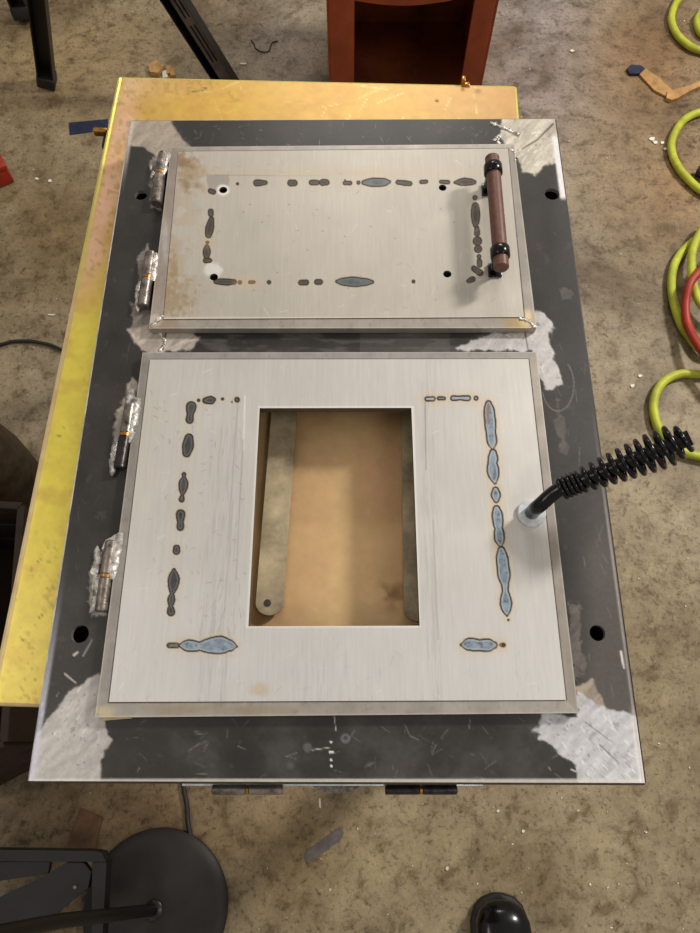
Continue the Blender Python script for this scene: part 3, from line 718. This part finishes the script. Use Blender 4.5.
# lower door
ld = thing('door', None, None, ((at(340, 540, ZF)).x, (at(340, 540, ZF)).y, ZF)); reparent_fix(ld, stove); ld['label'] = 'lower door with a rectangular window cut out'
LI = [(150, 359.5), (528.5, 359), (566, 700), (109, 702)]; LO = [(142.5, 352.5), (536.5, 352), (578.5, 713), (95, 717.5)]
WIN = [(260, 408), (412, 408), (419, 626), (248, 626)]
plate('face_sheet', q_px(LI, ZD), 0.0009, lower_paint, M['door'], ld, (), [q_px(WIN, ZD)], 0.011, wall_col=(90, 80, 66))
for i in range(4):
    j = (i+1) % 4
    rim_bar((LI[i], LI[j]), (LO[i], LO[j]), ZD-0.0010, ZD-0.0016, [(150, 146, 142), (142, 134, 126), (158, 152, 144), (146, 140, 134)][i], ld, [(104, 712, 10, 5, (206, 188, 140), 0.5, 0.6, 0.4), (190, 709, 40, 4, (150, 132, 104), 0.5, 0.8, 0.5), (260, 710, 30, 4, (150, 132, 104), 0.5, 0.8, 0.5)])  # darker right bar: rim shade carried by the base colour
# rough saw-cut along the top of the opening
mb = MB()
for k in range(70):
    q = at(263+k*2.12, 408.6, ZD-0.004); mb.lump(q+Vector((0, 0.0008, -0.002-0.002*random.random())), 0.0026, (1, 0.7, 1.2), 0, 4)
mb.build('cut_burr', M['dark_steel'], ld, ang=80)
tp = MB(); a, b = at(103, 717.5, ZF+0.0025), at(132, 716.2, ZF+0.0025)
tp.hexa([a+Vector((0, -.003, -.001)), b+Vector((0, -.002, -.001)), b+Vector((0, .004, -.001)), a+Vector((0, .004, -.001))], [a+Vector((0, -.003, 0)), b+Vector((0, -.002, 0)), b+Vector((0, .004, 0)), a+Vector((0, .004, 0))]).build('masking_tape_scrap', M['tape_cream'], ld)

# brown pull handle on the upper door (a sub-part level: grip, clamps, posts)
ZH = ZD+0.036
g0, g1 = at(492, 157, ZH), at(501.5, 269, ZH); gd = (g1-g0).normalized()
MB().rod(g0, g1, 0.0092, 24, 0.002).build('handle_grip', M['grip'], ud)
gR = Matrix((Vector((gd.y, -gd.x, 0)), gd, Vector((0, 0, 1)))).transposed()
for cpx in ((492.8, 170), (500.3, 253)):
    c = at(*cpx, ZH); c = g0+gd*((c-g0).dot(gd))
    MB().tube([c-gd*0.0075, c-gd*0.0074, c-gd*0.0062, c+gd*0.0062, c+gd*0.0074, c+gd*0.0075], [0.0098, 0.0108, 0.0118, 0.0118, 0.0108, 0.0098], 28).build('handle_clamp', M['gloss_black'], ud)
    MB().box((c.x, c.y, ZD+0.0135), (0.013, 0.011, 0.027), gR, 0.0012).box((c.x, c.y, ZD+0.0022), (0.017, 0.019, 0.0044), gR, 0.001).lump((c.x+0.0, c.y+0.0, ZH+0.0118), 0.0026, (1, 1, 0.6)).build('handle_post', M['gloss_black'], ud)

# coil-spring handle on the lower door
w0 = at(531, 514, ZD)
MB().lathe(w0, [(0.0145, 0), (0.0155, 0.0008), (0.0155, 0.0042), (0.0148, 0.005), (0.0085, 0.005)], 32).build('washer', M['zinc_washer'], ld)
tip = at(689, 438, ZD+0.112); bend = at(561, 489, ZD+0.046)
ax = (tip-bend).normalized()
rodp = spline([w0+Vector((0, 0, 0.003)), w0+Vector((0.0, 0, 0.016)), w0+Vector((0.002, 0.0, 0.032)), bend-ax*0.004, bend+ax*0.02], 8)
rodp += [bend+ax*(0.02+(tip-bend).length*0.90*k/20) for k in range(1, 20)]
MB().tube(rodp, 0.0078, 18).build('handle_rod', M['gloss_black'], ld)
sL = (tip-bend).length; hp = []; u1 = Vector((0, 0, 1)).cross(ax).normalized(); u2 = ax.cross(u1)
TURN = [(0.0, 0.0), (4.4, 0.0215), (15.6, 0.0215+(sL-0.0215)*0.985)]; tot = TURN[-1][0]
ns = int(tot*22)
for k in range(ns+1):
    q = tot*k/ns
    if q < TURN[1][0]: s_ = TURN[1][1]*q/TURN[1][0]; r_ = 0.0100
    else:
        f_ = (q-TURN[1][0])/(tot-TURN[1][0]); s_ = TURN[1][1]+(TURN[2][1]-TURN[1][1])*f_
        r_ = 0.0108+0.0072*min(1, f_/0.7)**0.9
        if f_ > 0.86: r_ -= 0.0066*((f_-0.86)/0.14)
    an = 2*math.pi*q; hp.append(bend+ax*s_+u1*r_*math.cos(an)+u2*r_*math.sin(an))
MB().tube(hp, 0.0024, 10).build('coil_spring', M['gloss_black'], ld)

# hinges along the left stiles
def hinge(up0, up1, lo0, lo1, zc, r, welds, mat_up='hinge', mat_lo='hinge'):
    h = thing('hinge', None, None, at(up1[0], up1[1], zc)); reparent_fix(h, stove)
    a, b, c, d = at(*up0, zc), at(*up1, zc), at(*lo0, zc), at(*lo1, zc)
    MB().rod(a, b, r, 20, 0.0012).build('upper_knuckle', M[mat_up], h)
    MB().rod(c, d, r, 20, 0.0012).build('lower_knuckle', M[mat_lo], h)
    MB().rod(b, c, r*0.96, 20).build('washer_ring', M['brass'], h)
    mb = MB()
    for (x0, y0, x1, y1, n, rr) in welds:
        for k in range(n):
            t = k/max(1, n-1); q = at(x0+(x1-x0)*t, y0+(y1-y0)*t, ZF+(0.0115 if rr > 0.0055 else 0.004)); mb.lump(q+Vector((random.uniform(-1, 1)*.0016, random.uniform(-1, 1)*.002, 0)), rr*random.uniform(0.6, 1.3), (0.9, 1.9, 0.30), random.uniform(-0.4, 0.4), 4)
    mb.build('weld', M['weld'], h, ang=80)
ZHi = ZF+0.0085
hinge((164, 154), (160.6, 173), (160, 175.5), (156.5, 204), ZHi, 0.0075, [(166, 156, 162.5, 173, 12, 0.0058), (152, 168, 156, 196, 8, 0.0034)])
hinge((151, 253), (147.8, 277), (147.2, 279.5), (143, 307), ZHi, 0.0072, [(155, 256, 151, 278, 12, 0.0056), (139, 286, 137, 306, 8, 0.0036)])
hinge((131, 405), (126, 434), (125.4, 437), (119.8, 469), ZHi, 0.0072, [(134, 406, 131, 433, 18, 0.0064), (129, 392, 133, 404, 8, 0.0050), (116, 444, 112, 468, 12, 0.0042)], 'hinge', 'hinge_dark')
hinge((112, 541), (106.6, 575), (106, 578), (101.5, 612), ZHi, 0.0070, [(115, 543, 112, 572, 18, 0.0066), (106, 545, 116, 543, 6, 0.005), (97, 558, 94, 606, 18, 0.0050)])

# ash-lip, hinge barrels and latch tab peeping out under the front edge
zl = 0.772
e0, e1 = at(182, 786, zl), at(483, 786, zl)
MB().box(((e0.x+e1.x)/2, e0.y+0.010, zl), (e1.x-e0.x, 0.02, 0.003), None, 0.0008).build('front_lip', M['zinc_washer'], stove)
for (x0, x1, m1, m2) in ((212, 283, 'hinge', 'hinge'), (385, 457, 'hinge_dark', 'hinge_dark')):
    h = thing('hinge', None, None, at((x0+x1)/2, 789, zl)); reparent_fix(h, stove)
    a, b = at(x0, 789.5, zl+0.002), at(x1, 789.5, zl+0.002); m = (a+b)/2; t = Vector((1, 0, 0))
    MB().rod(a, m-t*0.0012, 0.0048, 16, 0.001).build('left_knuckle', M[m1], h); MB().rod(m+t*0.0012, b, 0.0048, 16, 0.001).build('right_knuckle', M[m2], h)
    MB().rod(m-t*0.0012, m+t*0.0012, 0.0046, 16).build('washer_ring', M['brass'], h)
c = at(336, 786, zl)
mb = MB(); arc = [Vector((c.x+0.024*math.cos(q), c.y+0.002+0.009*math.sin(q), 0)) for q in [math.pi+math.pi*k/14 for k in range(15)]]
mb.hexa([Vector((p.x, p.y, zl-0.004)) for p in arc], [Vector((p.x, p.y, zl+0.001)) for p in arc]).build('latch_tab', M['hinge'], stove)

# straps seen through the window, lying on the table
def strap(top, bot, wd, z, label):
    a, b = at(*top, z), at(*bot, z); d = (b-a).normalized(); nrm = Vector((-d.y, d.x, 0)); r = wd/2
    pts = [a-nrm*r, a+nrm*r] + [b-d*r*0.6+nrm*r*math.cos(q)+d*r*0.9*math.sin(q) for q in [math.pi*k/16 for k in range(17)]]
    mb = MB().hexa([Vector((p.x, p.y, z-0.004)) for p in pts], [Vector((p.x, p.y, z)) for p in pts])
    o = mb.build('flat_bar', M['strap'], None); tag(o, label, 'steel bar', 'flat bars under the stove window'); return o, a, b
ZS = ZT+0.0125
sb, _, _ = strap((286.5, 380), (269, 611), 0.0315, ZS, 'flat grey bar with rounded end showing along the left side of the window')
strap((414, 380), (418, 617), 0.0315, ZS, 'flat grey bar mostly hidden behind the right side of the window')
q = at(267.5, 603, ZS+0.0002); MB().lathe(q, [(0.0042, 0), (0.0042, 0.0004), (0.0015, 0.0006)], 14).build('bolt_hole', M['dark_steel'], sb)

# ================================================================== THINGS AROUND ON THE FLOOR
# orange cabinet behind the table
YB = 1.60
XL, XR = -0.032*YB-0.004, 0.2165*YB; HB = 0.50; DB = 0.46; PW = 0.062
cab = thing('steel_cabinet', 'orange-red steel cabinet with open front standing behind the yellow table', 'cabinet', ((XL+XR)/2, YB+DB/2, 0))
MB().box((XL+0.002, YB+DB/2, HB/2), (0.004, DB, HB)).build('side_panel', M['orange'], cab)
MB().box((XR-0.002, YB+DB/2, HB/2), (0.004, DB, HB)).build('side_panel', M['orange'], cab)
MB().box(((XL+XR)/2, YB+DB-0.002, HB/2), (XR-XL-0.008, 0.004, HB)).build('back_panel', M['orange_in'], cab)
MB().box(((XL+XR)/2, YB+DB/2, HB-0.002), (XR-XL-0.008, DB-0.008, 0.004)).build('top_panel', M['orange'], cab)
MB().box(((XL+XR)/2, YB+DB/2, 0.03), (XR-XL-0.008, DB-0.008, 0.004)).build('floor_panel', M['orange_in'], cab)
MB().box((XL+0.004+PW/2, YB+0.006, HB/2), (PW, 0.012, HB-0.01), None, 0.002).build('front_post', M['orange'], cab)
MB().box((XR-0.004-PW*0.42, YB+0.006, HB/2), (PW*0.84, 0.012, HB-0.01), None, 0.002).build('front_post', M['orange'], cab)
x0, x1 = XL+0.004+PW, XR-0.004-PW*0.84; pts = [(x0, HB-0.006)]
zr = CAMZ-(YB/(CT-((1-CY)/F)*ST))*(ST+((1-CY)/F)*CT)
arc = [(x0+(x1-x0)*k/20, zr-0.012*math.sin(math.pi*min(1, k/20*1.25)) + (0.006 if k > 16 else 0)) for k in range(21)]
loop = [(x0, HB-0.006)]+arc+[(x1, HB-0.006)]
MB().hexa([Vector((a, YB+0.010, b)) for a, b in loop], [Vector((a, YB+0.001, b)) for a, b in loop]).build('front_rail', M['orange'], cab)
MB().box(((x0+x1)/2, YB+0.006, 0.055), (x1-x0, 0.012, 0.1)).build('front_rail', M['orange'], cab)

# black sawhorse behind on the left
ap1, ap2 = Vector((-0.665, 1.82, 0.74)), Vector((-1.12, 2.34, 0.74))
saw = thing('sawhorse', 'black folding sawhorse with slotted legs behind the table on the left', 'sawhorse', ((ap1+ap2)/2).xy.to_3d())
def sleg(foot, top, wd, dp, slots=False):
    foot, top = Vector(foot), Vector(top); d = (top-foot); L = d.length; t = d.normalized()
    yv = Vector((0, 1, 0)); yv = (yv-t*yv.dot(t)).normalized(); xv = yv.cross(t)
    R = Matrix((xv, yv, t)).transposed()
    mb = MB(); c = (foot+top)/2
    mb.box(c+yv*dp/2, (wd, 0.004, L-0.01), R).box(c+xv*wd/2, (0.004, dp, L-0.01), R).box(c-xv*wd/2, (0.004, dp, L-0.01), R)
    if slots:                                      # front face pierced by pairs of long slots
        fr_ = MB(); yo = -yv*(dp/2-0.002)
        for q in (0.01, 0.25, 0.47): fr_.box(c+xv*wd*q+yo, (wd*(0.12 if q > 0.1 else 0.16), 0.004, L-0.012), R)
        z0 = 0.006
        for a_, b_ in ((0.0, 0.14), (0.25, 0.27), (0.38, 0.46), (0.58, L-0.012)): fr_.box(foot+t*(z0+(a_+b_)/2)+xv*wd*0.23+yo, (wd*0.58, 0.0038, b_-a_), R)
        slots = fr_
    o = mb.build('leg', M['black_paint'], saw)
    if slots: slots.build('slotted_face', M['slot_face'], o)
    f = MB().box(foot+t*0.022, (wd+0.008, dp+0.010, 0.034), R, 0.003); q = f.build('foot_cap', M['rubber'], o)
    return o
f1 = at(48, 86, 0); f2 = at(240, 104, 0); f3 = at(27, 20, 0)
sleg(f1+Vector((0, 0, .004)), ap1+Vector((-0.02, 0, 0)), 0.042, 0.04)
sleg(f2+Vector((0, 0, .004)), ap1+Vector((0.02, 0, 0)), 0.052, 0.04, True)
sleg(f3+Vector((0, 0, .004)), ap2+Vector((0.02, 0, 0)), 0.05, 0.045)
sleg((-1.55, 2.62, .004), ap2+Vector((-0.02, 0, 0)), 0.05, 0.045)
bd = (ap2-ap1).normalized()
MB().box((ap1+ap2)/2+Vector((0, 0, 0.02)), ((ap2-ap1).length+0.2, 0.07, 0.06), Matrix((bd, Vector((-bd.y, bd.x, 0)), Vector((0, 0, 1)))).transposed(), 0.004).build('top_rail', M['black_paint'], saw)

# hoses
HR = 0.0125
def hose(px, name, mat, label, r, zs):
    P = [at(x, y, z) for (x, y), z in zip(px, zs)]
    o = MB().tube(spline(P, 12), r, 14).build(name, M[mat], None); return tag(o, label, 'hose')
ypts = [(705, 8), (697, 21), (706, 36), (740, 30), (745, -20), (715, -35), (684, -8), (672, 14), (675, 31), (688, 45), (706, 52), (750, 62), (760, 95), (730, 104), (703, 111), (684, 120), (673.5, 136), (671.5, 150), (677, 165), (687, 178), (706, 193),
        (745, 205), (750, 222), (715, 229), (690, 244), (676, 261), (671.5, 284), (676, 311), (687, 334), (710, 352), (750, 330), (745, 250), (712, 222), (694, 246), (692, 272), (696, 294), (708, 312),
        (750, 350), (735, 371), (700, 374), (680, 374), (664, 381.5), (655, 396), (654, 413), (660, 431), (672, 445), (690, 454), (720, 460)]
yz = [HR+0.001]*len(ypts)
for k in range(29, 39): yz[k] = HR*2.9
for k in (29, 38): yz[k] = HR*2
hose(ypts, 'air_hose', 'hose_yellow', 'lime yellow air hose lying in loose coils on the floor at right', HR*0.86, yz)
rp = [(760, 215), (728, 242), (702, 269), (690, 284), (685.5, 305), (688.5, 327), (704, 354), (735, 400), (770, 430)]
hose(rp, 'air_hose', 'hose_red', 'red air hose crossing over the lime yellow coils', HR*0.86, [HR*3, HR*5, HR*5, HR*4.8, HR*3.6, HR*3.2, HR*4.5, HR*3.5, HR+.001])
# black coupling inside the lime loop
q0, q1 = at(697, 170, 0.02), at(716, 178, 0.02)
tag(MB().rod(q0, q1, 0.016, 16, 0.003).rod(q1, q1+(q1-q0)*0.5, 0.011, 16).build('hose_coupling', M['rubber'], None), 'small black hose coupling at the right edge inside a lime loop', 'coupling')

def slab(name, px, z0, z1, mat, parent=None, lift=None):
    P = [at(x, y, z0) for x, y in px]; lo = [Vector((p.x, p.y, z0)) for p in P]; hi = [Vector((p.x, p.y, z1)) for p in P]
    if lift:
        for k, v in lift.items(): lo[k].z += v; hi[k].z += v
    return MB().hexa(lo, hi).build(name, M[mat], parent, False)
cb = thing('cardboard_strip', 'bent tan cardboard strip with a navy taped tip on the floor at upper right', 'cardboard', at(665, 92).xy.to_3d())
slab('strip', [(638, 75), (644, 69.5), (659, 80), (672, 92), (668, 99), (654, 92)], 0.001, 0.007, 'card', cb)
slab('strip', [(666, 94), (671, 93), (686, 89), (702, 82), (702, 88), (690, 93), (676, 101), (670, 103), (665, 101)], 0.001, 0.012, 'card', cb)
slab('tape_tip', [(626, 71), (630, 67), (640, 68), (644, 71), (639, 76), (629, 76)], 0.001, 0.010, 'tape_blue', cb)
tag(slab('tape_strip', [(69, 123), (108, 119.5), (108, 129), (88, 132.5), (70, 135)], 0.0008, 0.0026, 'tape_blue'), 'navy blue strip of tape on the floor left of the yellow table', 'tape')
tag(slab('tape_strip', [(304, 855), (309, 849), (340, 827), (344, 833), (340, 841), (322, 853), (308, 864)], 0.0008, 0.0022, 'tape_grey'), 'grey torn tape strip on the floor below the stove front', 'tape')
tag(slab('leather_scrap', [(81, 808), (103, 817), (98, 835), (96, 856), (66, 856), (71, 832)], 0.001, 0.004, 'leather'), 'brown scrap of leather on the floor beside the black round base', 'scrap')
tag(slab('wood_block', [(150, 69), (157, 64), (165, 70), (159, 77), (151, 76)], 0.001, 0.016, 'card'), 'small tan wood block on the floor beyond the table corner', 'block')
for k, (x, y) in enumerate(((165, 75), (169, 71), (173, 74))):
    tag(slab('wood_chip', [(x-2.5, y-3), (x+2, y-4), (x+3, y+3), (x-2, y+4)], 0.001, 0.005+0.002*k, 'card' if k else 'chip'), ('leftmost pale splinter touching the small tan wood block', 'pale splinter furthest from the table beside the tan block', 'rightmost pale splinter beside the small tan wood block')[k], 'chip', 'splinters by the wood block')
wire = [(251, 40), (254, 44), (255.5, 48), (260, 51), (265, 52), (269, 50.5), (270.5, 46), (273, 42), (278, 41)]
tag(MB().tube(spline([at(x, y, 0.0025) for x, y in wire], 6), 0.0016, 8).build('wire_offcut', M['rubber'], None), 'thin dark squiggle of wire on the floor behind the table', 'wire')
cbl = [(-40, 352), (0, 344.5), (12, 341.5), (28, 341), (42, 343), (58, 348), (90, 365), (140, 400)]
tag(MB().tube(spline([at(x, y, 0.006) for x, y in cbl], 10), 0.0042, 10).build('power_cable', M['rubber'], None), 'thin black cable curving over the floor left of the table', 'cable')
cbl2 = [(180, 740), (182, 770), (184, 790), (187, 806), (188, 822), (191, 838)]
cc = MB().tube(spline([at(x, y, 0.006) for x, y in cbl2], 10), 0.0048, 10)
tag(cc.build('power_cable', M['rubber'], None), 'black cable from under the stove front to the round base', 'cable')
# red box corner at left edge
rb = thing('red_toolbox', 'red plastic box corner cut by the left edge of the photo', 'box', at(-22, 185, 0))
th = math.radians(30); Rr = Matrix.Rotation(th, 3, 'Z')
c0 = at(16.5, 183, 0.0); bc = c0+Rr @ Vector((-0.105, 0.045, 0))
MB().box((bc.x, bc.y, 0.026), (0.205, 0.085, 0.05), Rr, 0.005).build('body', M['red'], rb)
MB().box((bc.x, bc.y, 0.058), (0.21, 0.09, 0.014), Rr, 0.004).build('lid', M['red'], rb)
MB().box((bc.x, bc.y, 0.071), (0.1, 0.03, 0.012), Rr, 0.004).build('handle', M['black_plastic'], rb)
# canvas-coloured drum at left edge
dr = thing('shop_drum', 'dark grey-brown drum with black rim handle at the left edge of the photo', 'drum', (at(-32, 450, 0.0)))
dc = at(-58, 440, 0.30); dc.z = 0
MB().lathe((dc.x, dc.y, 0.001), [(0.075, 0), (0.088, 0.02), (0.098, 0.15), (0.094, 0.26), (0.080, 0.30), (0.078, 0.305)], 36).build('body', M['drum'], dr)
MB().lathe((dc.x, dc.y, 0.3062), [(0.08, 0), (0.083, 0.006), (0.08, 0.014), (0.02, 0.018)], 36).build('lid', M['black_plastic'], dr)
hc = at(-12, 402, 0.31)
MB().tube(spline([hc+Vector((-0.05, 0.0, 0)), hc+Vector((-0.035, 0.025, 0.01)), hc+Vector((0.0, 0.025, 0.01)), hc+Vector((0.012, -0.012, 0.0)), hc+Vector((0.0, -0.05, -0.03)), hc+Vector((-0.03, -0.06, -0.02))], 8), 0.012, 10).build('handle', M['rubber'], dr)
# brown crate half under the table
cr = thing('wooden_crate', 'dark brown wooden crate half hidden under the left end of the table', 'crate', at(10, 640, 0))
zt = 0.30; a = at(-90, 506, zt); b = at(30, 512, zt); c = at(14, 742, zt); d = at(-100, 800, zt)
quad = [d, c, b, a]
for i in range(4):
    p, q = quad[i], quad[(i+1) % 4]; dv = (q-p); t = dv.normalized(); R = Matrix((t, Vector((-t.y, t.x, 0)), Vector((0, 0, 1)))).transposed(); m = (p+q)/2
    for k in range(3):
        MB().box((m.x, m.y, 0.0585+k*0.113), (dv.length, 0.014, 0.108), R, 0.002).build('board', M['wood'], cr)
MB().hexa([Vector((p.x, p.y, 0.002)) for p in quad], [Vector((p.x, p.y, 0.016)) for p in quad]).build('bottom_board', M['wood'], cr)

# round-based pedestal stand, lower left
st0 = at(157, 907, 0)
std = thing('pedestal_stand', 'black stand with a round iron base on the floor at lower left', 'stand', st0)
MB().lathe(st0, [(0.128, 0.0), (0.136, 0.003), (0.136, 0.012), (0.130, 0.018), (0.116, 0.0195), (0.03, 0.022), (0.012, 0.022)], 64).build('round_base', M['disc'], std)
MB().lathe(st0+Vector((0, 0, 0.0215)), [(0.017, 0), (0.017, 0.006), (0.012, 0.009)], 24).build('hub', M['hinge_dark'], std)
MB().tube([st0+Vector((0, 0, 0.024)), at(60, 921, 0.34), at(-110, 955, 0.66)], 0.0105, 14).build('pole', M['black_paint'], std)
# charcoal tubular frame beside it
zf = 0.17
fr = thing('seat_frame', 'charcoal steel seat frame with a diagonal brace at the lower left corner', 'frame', at(40, 900, 0))
def flatbar(name, px, z, h, mat='frame_tube'):
    P = [at(x, y, z) for x, y in px]
    return MB().hexa([Vector((p.x, p.y, z-h)) for p in P], [Vector((p.x, p.y, z)) for p in P]).build(name, M[mat], fr, False)
flatbar('top_rail', [(-60, 849), (93, 851), (102, 853), (106, 862), (-60, 861)], zf, 0.03)
flatbar('side_rail', [(92, 862.5), (106.5, 862.5), (103, 925), (100, 990), (88, 990), (92, 930)], zf, 0.03)
flatbar('brace_bar', [(-60, 965), (-60, 925), (44, 876), (66, 862.5), (84, 863), (91, 872), (88, 888), (70, 902), (44, 925), (0, 965)], zf-0.006, 0.014)
flatbar('back_web', [(-60, 862), (50, 862), (48, 874), (0, 881), (-60, 892)], zf-0.012, 0.01)
for x, y in ((-55, 856), (-55, 958)):
    p = at(x, y, zf-0.03); MB().box((p.x, p.y, (zf-0.03)/2), (0.02, 0.02, zf-0.032), None, 0.003).build('leg', M['frame_tube'], fr)
p = at(75, 887, zf-0.006); MB().lathe(p, [(0.0035, 0), (0.0035, 0.002), (0.002, 0.003)], 12).build('rivet', M['hinge'], fr)

# polished boot toe at the bottom edge
bt = thing('boot', 'polished black boot toe poking in at the bottom edge', 'boot', at(502, 960, 0))
bc = at(502, 905, 0.05)
ytoe = at(500, 900, 0.055).y
def loft(sec, name, mat, parent, seg=28):
    mb = MB(); n = 0
    for (y, hw, zb, zt_, xo) in sec:
        for k in range(seg):
            q = 2*math.pi*k/seg; cx, sz = math.cos(q), math.sin(q)
            px = xo+hw*math.copysign(abs(cx)**0.8, cx); z = (zb+zt_)/2+(zt_-zb)/2*math.copysign(abs(sz)**0.85, sz)
            mb.v.append(Vector((bx+px, y, z)))
    for i in range(len(sec)-1):
        for k in range(seg): mb.f.append((i*seg+k, i*seg+(k+1) % seg, (i+1)*seg+(k+1) % seg, (i+1)*seg+k))
    mb.f.append(tuple(range(seg))); mb.f.append(tuple((len(sec)-1)*seg+k for k in range(seg)))
    return mb.build(name, M[mat], parent, ang=70)
bx = bc.x
loft([(ytoe-0.002, 0.012, 0.028, 0.045, 0), (ytoe-0.006, 0.026, 0.022, 0.056, 0), (ytoe-0.016, 0.040, 0.018, 0.066, 0), (ytoe-0.035, 0.049, 0.016, 0.073, 0), (ytoe-0.065, 0.052, 0.016, 0.077, 0.001), (ytoe-0.10, 0.050, 0.016, 0.084, 0.002),
      (ytoe-0.15, 0.044, 0.016, 0.105, 0.003), (ytoe-0.20, 0.039, 0.016, 0.15, 0.003), (ytoe-0.25, 0.037, 0.016, 0.19, 0.002), (ytoe-0.29, 0.030, 0.018, 0.19, 0), (ytoe-0.30, 0.018, 0.025, 0.18, 0)], 'upper', 'boot', bt)
loft([(ytoe+0.003, 0.014, 0.001, 0.022, 0), (ytoe-0.003, 0.032, 0.001, 0.022, 0), (ytoe-0.016, 0.046, 0.001, 0.022, 0), (ytoe-0.04, 0.055, 0.001, 0.022, 0), (ytoe-0.09, 0.055, 0.001, 0.022, 0.001), (ytoe-0.16, 0.046, 0.001, 0.022, 0.003), (ytoe-0.25, 0.041, 0.001, 0.022, 0.002), (ytoe-0.295, 0.034, 0.001, 0.022, 0), (ytoe-0.303, 0.02, 0.001, 0.022, 0)], 'sole', 'rubber', bt)
for k in range(4):
    y = ytoe-0.115-k*0.018; z = 0.088+k*0.0085+0.004*k
    MB().tube(spline([(bx-0.018, y, z+0.004), (bx, y, z+0.012), (bx+0.018, y, z+0.004)], 6), 0.0025, 8).build('lace', M['rubber'], bt)

# pale chips and grit
CH = [(652, 139, 3, 2, 'largest pale chip left of the middle lime hose loop'), (655, 142.5, 2.5, 2, 'pale chip touching the largest chip by the middle lime loop'), (662, 143, 1.8, 1.6, 'small pale chip right of the largest one by the middle lime loop'), (665, 149, 1.8, 1.4, 'small pale chip lowest of four by the middle lime loop'),
      (320, 803, 1.4, 7, 'thin upright pale splinter on the floor below the stove front'), (498, 811, 1.6, 1.6, 'tiny pale chip just below the front edge right of centre'), (523, 831, 1.8, 1.8, 'tiny white chip between the boot and the stove front'), (447, 868, 2.2, 2.4, 'white chip left of the polished boot toe'),
      (572, 51, 2.2, 1.6, 'white chip on bare grey floor right of the orange cabinet'), (640, 376, 3, 1.6, 'pale chip just left of the lowest lime hose loop'), (632, 386, 2.6, 2, 'pale star-shaped chip below another by the lowest lime loop'), (50, 181, 2.4, 1.4, 'right one of two pale chips beside the red box'),
      (37, 179, 2, 1.4, 'left one of two pale chips beside the red box'), (646, 832, 1.2, 1.2, 'tiny pale speck on the floor below the right front corner'), (590, 884, 1.2, 1.4, 'tiny pale speck on the floor right of the boot'), (52, 315, 5, 0.8, 'thin pale sliver above the black cable on the left'), (243, 64, 4, 0.9, 'pale sliver on the floor right of the slotted sawhorse leg')]
for k, (x, y, rx, ry, lb) in enumerate(CH):
    r = random.Random(k); n = 6; px = []
    for i in range(n):
        q = 2*math.pi*i/n+r.uniform(-.3, .3); px.append((x+rx*math.cos(q)*r.uniform(.7, 1.15), y-ry*math.sin(q)*r.uniform(.7, 1.15)))
    tag(slab('paint_chip', px, 0.001, 0.003, 'chip'), lb, 'chip', 'pale chips scattered on the floor')
mb = MB()
rg = random.Random(5)
for k in range(420):
    x, y = rg.uniform(-20, 720), rg.uniform(-10, 940); p = at(x, y, 0.0); rel = p-tc
    if XL-0.01 < p.x < XR+0.01 and p.y > YB-0.02: continue
    s = rg.choice((0.0008, 0.0012, 0.0012, 0.002))
    if abs(rel.dot(ex)) < tw/2+.02 and abs(rel.dot(ey)) < tL/2+.02: continue
    mb.box((p.x, p.y, 0.0013), (s*rg.uniform(1, 2.4), s, 0.001), Matrix.Rotation(rg.uniform(0, 3), 3, 'Z'))
tag(mb.build('floor_grit', M['chip'], None, False), 'fine pale grit scattered over the concrete floor', 'grit', kind='stuff')
for x, y in ((154, 820), (150, 828), (211, 857)):
    pass
